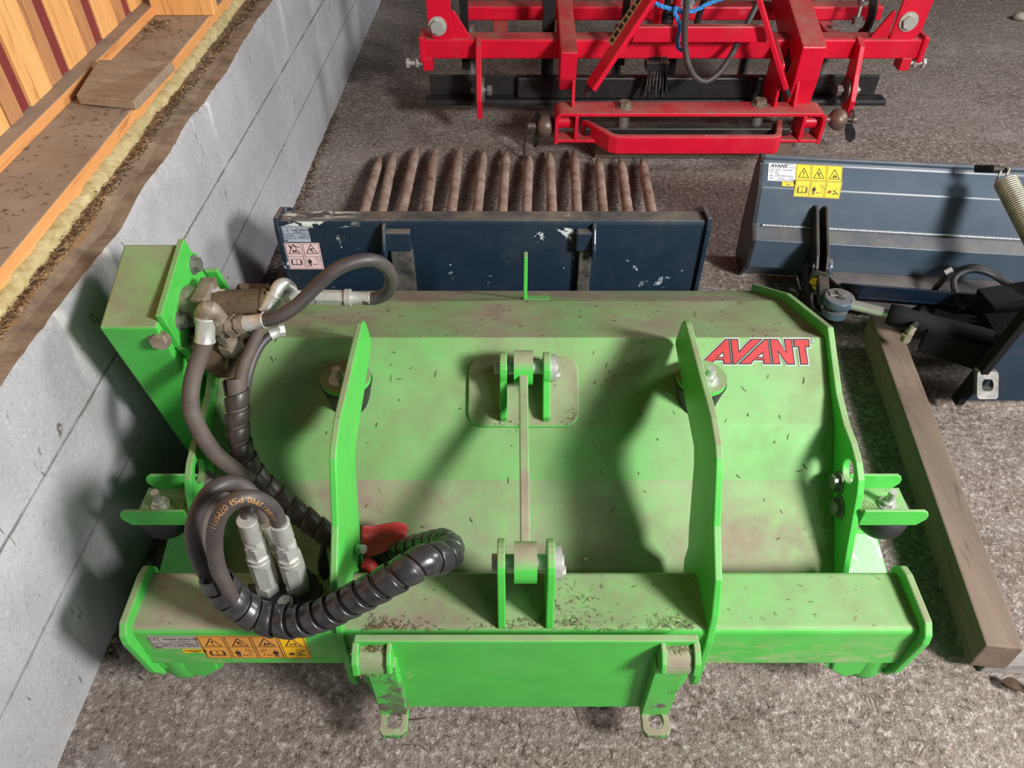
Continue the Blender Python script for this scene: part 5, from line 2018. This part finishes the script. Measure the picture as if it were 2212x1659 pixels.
# mast bars rising to the top link
mt = Vector((0.0, 2.98, 0.76))
for p0, topx, w, hgt, dec in (((1276, 188), 0.60, 0.020, 0.066, True), ((1698, 192), 0.80, 0.018, 0.030, False)):
    a = at(p0[0], p0[1], Y=2.92)
    c = Vector((topx, 2.98, 0.76))
    b = B()
    d = (c - a).normalized()
    # flat bar: thin edge towards the viewer, broad side facing sideways
    b.bar(a, c, w, hgt, (-0.3, 0.93, 0.07) if dec else (0.2, 0.95, 0.2))
    ms = b.build('mast_bar', 'red_worn', red, 0.003)
    if dec:
        side = d.cross(Vector((-0.3, 0.93, 0.07))).normalized()
        if side.x > 0:
            side = -side
        upv = d.cross(side) * -1
        s = Sticker(a + d * 0.16 + side * (w / 2 + 0.0003) + upv * 0.019, d, side.cross(d))
        s.base(0, 0, 0.26, 0.038, 0)
        s.bars(.010, .006, .25, .026, 1)
        lab(s.build('maker_decal', ['decal_tan', 'ink'], ms), 'tan decal strip with worn dark letters')
    b = B()
    e = a - d * 0.035
    b.bar(e, a + d * 0.005, w * 0.9, hgt * 0.35 + 0.012, (-0.3, 0.93, 0.07))
    b.build('mast_foot', 'blackpaint', red, 0.002)
# cross bar of the mast
b = B()
Yc = 2.99
x0, x1 = at(1368, 70, Y=Yc).x, at(1662, 70, Y=Yc).x
b.px([(Yc, at(1500, 92, Y=Yc).z), (Yc, at(1500, 58, Y=Yc).z), (Yc + 0.035, at(1500, 58, Y=Yc).z + 0.0), (Yc + 0.035, at(1500, 92, Y=Yc).z)], x0, x1)
b.build('mast_cross_bar', 'red_worn', red, 0.003)

# lower hitch frame
zT = 0.20
yA, yB = 2.877, 2.985
xL, xR = at(1200, 246, Y=yA).x, at(1790, 246, Y=yA).x
th = 0.014
b = B()
outer = [(xL, 0.072), (xL, zT - 0.03)] + [(xL + 0.03 - 0.03 * math.cos(R(a)), zT - 0.03 + 0.03 * math.sin(R(a))) for a in range(15, 91, 15)]
outer += [(xR - 0.03 + 0.03 * math.sin(R(a)), zT - 0.03 + 0.03 * math.cos(R(a))) for a in range(0, 91, 15)] + [(xR, 0.072), (xR - th, 0.072)]
inn = [(xR - th - 0.018 + 0.018 * math.sin(R(a)), zT - th - 0.018 + 0.018 * math.cos(R(a))) for a in range(90, -1, -15)]
inn += [(xL + th + 0.018 - 0.018 * math.cos(R(a)), zT - th - 0.018 + 0.018 * math.sin(R(a))) for a in range(90, -1, -15)] + [(xL + th, 0.072)]
b.py(outer + inn, yA, yB)
# uneven concave outline needs its own triangulation
hb = b.build('hitch_top_bar', 'red_worn', red, 0.002)
for x, s in ((xL, 1), (xR, -1)):
    b = B()
    xx = x + s * 0.078
    b.box(min(xx, xx + s * th), max(xx, xx + s * th), yA, yB, 0.085, zT - th)
    b.build('inner_upright', 'red_worn', red, 0.002)
    b = B()
    xe = x + s * 0.24
    b.box(min(x, xe), max(x, xe), yA + 0.002, yA + 0.07, 0.078, 0.090)
    b.build('bottom_strip', 'red_worn', red, 0.002)
    b = B()
    b.cyl((x, 2.935, 0.142), (x + s * 0.075, 2.935, 0.142), 0.026, None, 28)
    b.build('pin_stub', 'red', red, 0.002)
# front U bar
xu0, xu1 = at(1322, 310, Y=2.80).x, at(1684, 310, Y=2.80).x
b = B()
out_ = [(xu0 - 0.11, 2.955), (xu0 - 0.012, 2.812), (xu0 + 0.016, 2.797), (xu1 - 0.016, 2.797), (xu1 + 0.006, 2.812), (xu1 + 0.045, 2.955)]
inn_ = [(xu1 + 0.022, 2.955), (xu1 - 0.014, 2.832), (xu1 - 0.026, 2.824), (xu0 + 0.028, 2.824), (xu0 + 0.010, 2.832), (xu0 - 0.085, 2.955)]
b.pz(out_ + inn_, 0.070, 0.142)
b.build('draw_bar', 'red_worn', red, 0.006, 3)
b = B()
b.box(xL + 0.12, xR - 0.12, 2.905, 2.955, 0.095, 0.125)
b.build('inner_bar', 'blackpaint', red, 0.004)
for px_, py_ in ((1349, 231), (1641, 226)):
    c = at(px_, py_, Z=zT)
    b = B()
    b.cyl((c.x, c.y - 0.01, 0.085), (c.x, c.y, zT + 0.003), 0.022, None, 28)
    bt = b.build('king_bolt', 'bolt_grey', red)
    b = B()
    bolt(b, (c.x, c.y, zT), (0, 0, 1), 0.024, 0.02)
    b.build('bolt_head', 'zinc_dusty', bt, 0.002)
# linch pins and balls at both ends
for bx, by, ball, lx, s in ((1178, 272, False, 1150, -1), (1810, 258, True, 1838, 1)):
    c = at(bx, by, Y=2.935)
    b = B()
    if ball:
        b.lathe(c - Vector((0.038, 0, 0)), (1, 0, 0), [(0.0, 0.012)] + [(0.038 - 0.038 * math.cos(R(a)), 0.040 * math.sin(R(a)) + 0.001) for a in range(18, 170, 12)] + [(0.076, 0.012)], 36)
    else:
        b.lathe(c - Vector((0.032, 0, 0)), (1, 0, 0), [(0, 0.020), (0.004, 0.034), (0.014, 0.042), (0.032, 0.045), (0.050, 0.042), (0.060, 0.034), (0.064, 0.020)], 36)
    xin = xL if s < 0 else xR
    b.cyl((xin, c.y, c.z), (c.x + s * 0.07, c.y, c.z), 0.014, None, 20)
    b.build('hitch_ball', 'ball_steel', red)
    b = B()
    if s < 0:
        l0 = at(1156, 252, Y=2.93)
        b.plate([(0, 0.02), (0.012, 0.03), (0.022, 0.02), (0.022, -0.075), (0.014, -0.12), (-0.004, -0.135), (-0.006, -0.09), (0.004, -0.06)], [], lambda u, w, h: Vector((l0.x + u * 0.9, l0.y + h - u * 0.8, l0.z + w)), 0.01)
    else:
        l0 = at(1826, 262, Y=2.92)
        b.plate([(0.0, 0.0), (0.014, 0.004), (0.044, -0.03), (0.052, -0.062), (0.038, -0.082), (0.018, -0.070), (0.002, -0.03)], [], lambda u, w, h: Vector((l0.x + u, l0.y - 0.02 + h, l0.z + w)), 0.008)
    lp = b.build('linch_pin', 'blackpaint', red, 0.002)
    b = B()
    if s < 0:
        cp = [at(1148, 250, Y=2.91), at(1138, 270, Y=2.905), at(1135, 300, Y=2.90), at(1132, 328, Y=2.895), at(1138, 345, Y=2.89)]
    else:
        cp = [at(1833, 262, Y=2.93), at(1834, 246, Y=2.93), at(1842, 240, Y=2.92), at(1843, 252, Y=2.91), at(1836, 272, Y=2.905), at(1832, 278, Y=2.9)]
    P_, T_, U_, V_ = frames(smooth_path(cp, 0.0115))
    for i, p in enumerate(P_):
        n1 = U_[i] if i % 2 else V_[i]
        ringp = [p + (T_[i] * 0.0095 * math.cos(2 * math.pi * q / 10) + n1 * 0.0055 * math.sin(2 * math.pi * q / 10)) for q in range(11)]
        b.tube(ringp, 0.0018, 6)
    b.build('safety_chain', 'rust_dark', lp)

# hydraulic hose, rope and bellows in the middle of the leveller
hz_ = [at(1484, -40, Y=2.93), at(1482, 20, Y=2.93), at(1479, 60, Y=2.93), at(1480, 100, Y=2.93), at(1487, 140, Y=2.92), at(1503, 168, Y=2.92), at(1525, 176, Y=2.925), at(1550, 160, Y=2.94), at(1576, 126, Y=2.98), at(1600, 80, Y=3.06), at(1622, 36, Y=3.14), at(1645, -10, Y=3.2)]
hose(hz_, 0.0115, 'leveller_hose', 'hose', red, 16)
hose([at(1528, -20, Y=3.1), at(1518, 10, Y=3.1), at(1506, 46, Y=3.12), at(1500, 70, Y=3.14)], 0.012, 'leveller_hose', 'rubber', red, 14)
b = B()
c0, c1 = at(1441, 55, Y=3.12), at(1442, 14, Y=3.12)
w = (c1 - c0)
prof = []
for i in range(33):
    t = i / 32
    prof.append((w.length * t, 0.026 + 0.006 * math.sin(t * math.pi * 8)))
b.lathe(c0, w, prof + [(w.length, 0.012), (w.length * 1.6, 0.012), (w.length * 1.6, 0)], 24)
b.build('rubber_bellows', 'rubber', red)
for px_ in (1423, 1462):
    x = at(px_, 30, Y=3.1).x
    b = B()
    b.box(x - 0.012, x + 0.012, 3.09, 3.15, z1, z1 + 0.16)
    b.build('valve_cheek', 'red', red, 0.002)
rope = thing('blue_rope', (0.65, 3.02, 0.45), 'blue twisted plastic rope tied to the red leveller', 'rope')


def twisted(pts, r, parent):
    P_, T_, U_, V_ = frames(smooth_path(pts, 0.003))
    for st in range(3):
        b = B()
        q = []
        for i in range(len(P_)):
            an = i * 0.32 + st * 2 * math.pi / 3
            q.append(P_[i] + (U_[i] * math.cos(an) + V_[i] * math.sin(an)) * r * 0.55)
        b.tube(q, r * 0.58, 8)
        b.build('rope_strand', 'rope', parent)


twisted([at(1408, 2, Y=2.96), at(1425, 12, Y=2.965), at(1445, 18, Y=2.97), at(1462, 20, Y=2.965), at(1476, 26, Y=2.965), at(1500, 23, Y=2.97), at(1530, 8, Y=2.98), at(1570, -6, Y=3.0), at(1600, -14, Y=3.0)], 0.0075, rope)
twisted([at(1462, 14, Y=2.955), at(1457, 26, Y=2.953), at(1463, 40, Y=2.955), at(1468, 58, Y=2.962), at(1464, 84, Y=2.98), at(1466, 104, Y=2.975), at(1476, 108, Y=2.965)], 0.0075, rope)
b = B()
for k in range(26):
    p = at(1484 + rng.uniform(-5, 14), -12, Y=2.99 + rng.uniform(-0.01, 0.02))
    b.tube([p, p + Vector((rng.uniform(-0.012, 0.012), rng.uniform(-0.01, 0.01), -0.03)), p + Vector((rng.uniform(-0.02, 0.02), rng.uniform(-0.01, 0.01), -rng.uniform(0.045, 0.065)))], 0.0009, 4)
b.build('frayed_end', 'rope_pale', rope)

# timber block that carries the leveller hitch
b = B()
x0, x1 = at(1282, 330, Z=0.0).x, at(1702, 338, Z=0.0).x
b.box(x0, x1, 2.905, 3.08, 0.0, 0.069)
tag(b.build('support_block', 'grey_wood', None, 0.004), 'dusty timber block on the floor under the hitch of the red leveller', 'wood block')

# small pale stone on the floor, far right
b = B()
p = at(2205, 42, Z=0.0)
vs = []
bm_ = bmesh.new()
bmesh.ops.create_icosphere(bm_, subdivisions=2, radius=1.0)
for v in bm_.verts:
    n_ = 1 + 0.25 * mnoise.noise(v.co * 1.3)
    vs.append((p.x + v.co.x * 0.05 * n_, p.y + v.co.y * 0.035 * n_, max(-0.002, 0.014 + v.co.z * 0.025 * n_)))
b.add(vs, [tuple(v.index for v in f.verts) for f in bm_.faces], 0, True)
bm_.free()
tag(b.build('stone', 'pale_stone'), 'pale flat stone lying on the floor at the far right', 'stone')

# curled dry leaf near the viewer
b = B()
p = at(2188, 1490, Z=0.004)
g = []
for i in range(5):
    row = []
    for j in range(4):
        u_, v_2 = i / 4 - 0.5, j / 3 - 0.5
        wv = 0.026 * (1 - (2 * u_) ** 2) + 0.004
        row.append(p + Vector((u_ * 0.050, -u_ * 0.022 + v_2 * wv, 0.004 + 0.020 * (2 * v_2) ** 2 * (1 - abs(u_)) + 0.006 * math.sin(u_ * 9 + j))))
    g.append(row)
tag(sheet(g, 0.0012, 'dry_leaf', 'chaff', None), 'small dark curled dry leaf on the floor near the board end', 'leaf')

# ------------------------------------------------------------------ loose straw and chaff
def sliver(b, p, d, n, L, w, m):
    d = d.normalized(); s = n.cross(d).normalized()
    k = rng.uniform(-0.25, 0.25)
    a = p - d * L / 2
    c = p + s * L * k * 0.5 + n * L * 0.05
    e = p + d * L / 2
    vs = []
    for q, ww in ((a, w * 0.6), (c, w), (e, w * 0.5)):
        vs += [q - s * ww / 2, q + n * ww * 0.7, q + s * ww / 2]
    b.add(vs, [(0, 1, 4, 3), (1, 2, 5, 4), (3, 4, 7, 6), (4, 5, 8, 7), (2, 0, 3, 5), (5, 3, 6, 8)], m)


b = B()
for i in range(900):
    x, y = rng.uniform(-0.9, 2.6), rng.uniform(0.3, 3.6)
    if rng.random() < 0.4:
        x, y = rng.uniform(-0.3, 1.5), rng.uniform(0.42, 1.0)
    if x < wx(y) + 0.03 or (x > 0.7 and 1.3 < y < 2.35) or (x > 0.85 and y < 1.8 and rng.random() < 0.7):
        continue
    big = rng.random() < 0.06
    sliver(b, Vector((x, y, 0.002)), Vector((rng.uniform(-1, 1), rng.uniform(-1, 1), 0)), Vector((0, 0, 1)), rng.uniform(0.03, 0.07) if big else rng.uniform(0.006, 0.022), rng.uniform(0.0010, 0.0022), 0 if rng.random() < 0.35 else 1)
# crumbs of dirt along the foot of the wall
for i in range(1400):
    y = rng.uniform(0.75, 3.3)
    x = wx(y) + 0.012 + abs(rng.gauss(0, 0.030 if 1.9 < y < 2.7 else 0.014))
    sliver(b, Vector((x, y, 0.002 + rng.uniform(0, 0.004))), Vector((rng.uniform(-1, 1), rng.uniform(-1, 1), 0)), Vector((0, 0, 1)), rng.uniform(0.003, 0.012), rng.uniform(0.002, 0.005), 1 if rng.random() < 0.8 else 0)
tag(b.build('straw_litter', ['straw', 'chaff']), 'scattered bits of straw and dark chaff on the concrete floor', 'straw', kind='stuff')

b = B()
def on_hood():
    y = rng.uniform(0.87, 1.62)
    for (y0, z0_), (y1, z1_), in zip(HP, HP[1:]):
        if y1 <= y <= y0:
            n = Vector((0, -(z1_ - z0_), (y1 - y0))).normalized()
            if n.z < 0:
                n = -n
            return Vector((CX + rng.uniform(-0.6, 0.6), y, hood_z(y))) + n * 0.001, n
    return None
for i in range(210):
    q = on_hood()
    sliver(b, q[0], Vector((rng.uniform(-1, 1), rng.uniform(-0.6, 0.6), 0)).cross(q[1]), q[1], rng.uniform(0.004, 0.016), rng.uniform(0.0008, 0.0016), 0 if rng.random() < 0.25 else 1)
def on_beam(x, y, z=0.3005):
    sliver(b, Vector((x, y, z + rng.uniform(0, 0.003))), Vector((rng.uniform(-1, 1), rng.uniform(-1, 1), rng.uniform(-0.2, 0.2))), Vector((0, 0, 1)), rng.uniform(0.003, 0.013), rng.uniform(0.0006, 0.0012), 0 if rng.random() < 0.5 else 1)
for i in range(60):
    on_beam(CX + rng.uniform(-0.65, 0.65), rng.uniform(0.66, 0.765))
for i in range(110):
    on_beam(CX + rng.gauss(0.08, 0.035), 0.66 + abs(rng.gauss(0, 0.045)))
for i in range(70):
    on_beam(CX + rng.gauss(0.0, 0.03), 0.655 + abs(rng.gauss(0, 0.014)))
for i in range(90):
    on_beam(CX - 0.27 + abs(rng.gauss(0, 0.05)), 0.653 + abs(rng.gauss(0, 0.012)))
for i in range(70):
    on_beam(CX + 0.285 - abs(rng.gauss(0, 0.04)), 0.655 + abs(rng.gauss(0, 0.012)))
for i in range(60):
    on_beam(CX + rng.uniform(-0.27, 0.27), 0.650 + abs(rng.gauss(0, 0.006)))
for i in range(70):
    on_beam(CX - 0.248 + rng.gauss(0, 0.012), 0.606 + rng.gauss(0, 0.004), 0.324)
for i in range(40):
    on_beam(CX - 0.248 + rng.gauss(0, 0.02), 0.582 + rng.gauss(0, 0.004), 0.284)
for i in range(40):
    on_beam(CX + 0.248 + rng.gauss(0, 0.014), 0.606 + rng.gauss(0, 0.004), 0.324)
for s_ in (-1, 1):
    for i in range(45):
        on_beam(CX + s_ * (0.65 + abs(rng.gauss(0, 0.02))), 0.915 + rng.gauss(0, 0.018), 0.304)
for i in range(70):
    yy = 0.925 + rng.gauss(0, 0.022)
    on_beam(CX + 0.612 - abs(rng.gauss(0, 0.018)), yy, hood_z(yy) + 0.004 + abs(rng.gauss(0, 0.012)))
for cxx, cyy in ((CX - 0.045, pc.y - 0.055), (CX + 0.0, pc.y - 0.058), (CX + 0.055, pc.y + 0.02), (CX + 0.1, pc.y - 0.05)):
    for i in range(28):
        yy = cyy + rng.gauss(0, 0.012)
        on_beam(cxx + rng.gauss(0, 0.008), yy, pc.z + (yy - pc.y) * 0.62 + 0.010)
tag(b.build('grass_scraps', ['straw', 'chaff']), 'dry grass scraps and chaff caught on the green mower', 'grass', kind='stuff')

b = B()
for i in range(2600):
    y = rng.uniform(0.9, 3.4)
    x = wx(y) - 0.045 - abs(rng.gauss(0, 0.018))
    sliver(b, Vector((x, y, 0.632 + rng.uniform(0, 0.006))), Vector((rng.uniform(-1, 1), rng.uniform(-1, 1), rng.uniform(-0.5, 0.5))), Vector((0, 0, 1)), rng.uniform(0.003, 0.014), rng.uniform(0.001, 0.003), 0 if rng.random() < 0.35 else 1)
for i in range(260):
    y = rng.uniform(0.9, 2.5)
    x = rng.uniform(BX(y) + 0.005, SX(y) - 0.005)
    sliver(b, Vector((x, y, 0.686)), Vector((rng.uniform(-1, 1), rng.uniform(-1, 1), 0)), Vector((0, 0, 1)), rng.uniform(0.004, 0.016), rng.uniform(0.001, 0.002), 1)
for i in range(90):
    y = 2.44 - abs(rng.gauss(0, 0.08))
    x = BX(y) + 0.01 + abs(rng.gauss(0, 0.035))
    sliver(b, Vector((x, y, 0.688)), Vector((rng.uniform(-1, 1), rng.uniform(-1, 1), 0.2)), Vector((0, 0, 1)), rng.uniform(0.008, 0.025), rng.uniform(0.001, 0.003), 0 if rng.random() < 0.4 else 1)
tag(b.build('wall_top_debris', ['straw', 'chaff']), 'straw and crumbs lying on top of the block wall and sill', 'debris', kind='stuff')
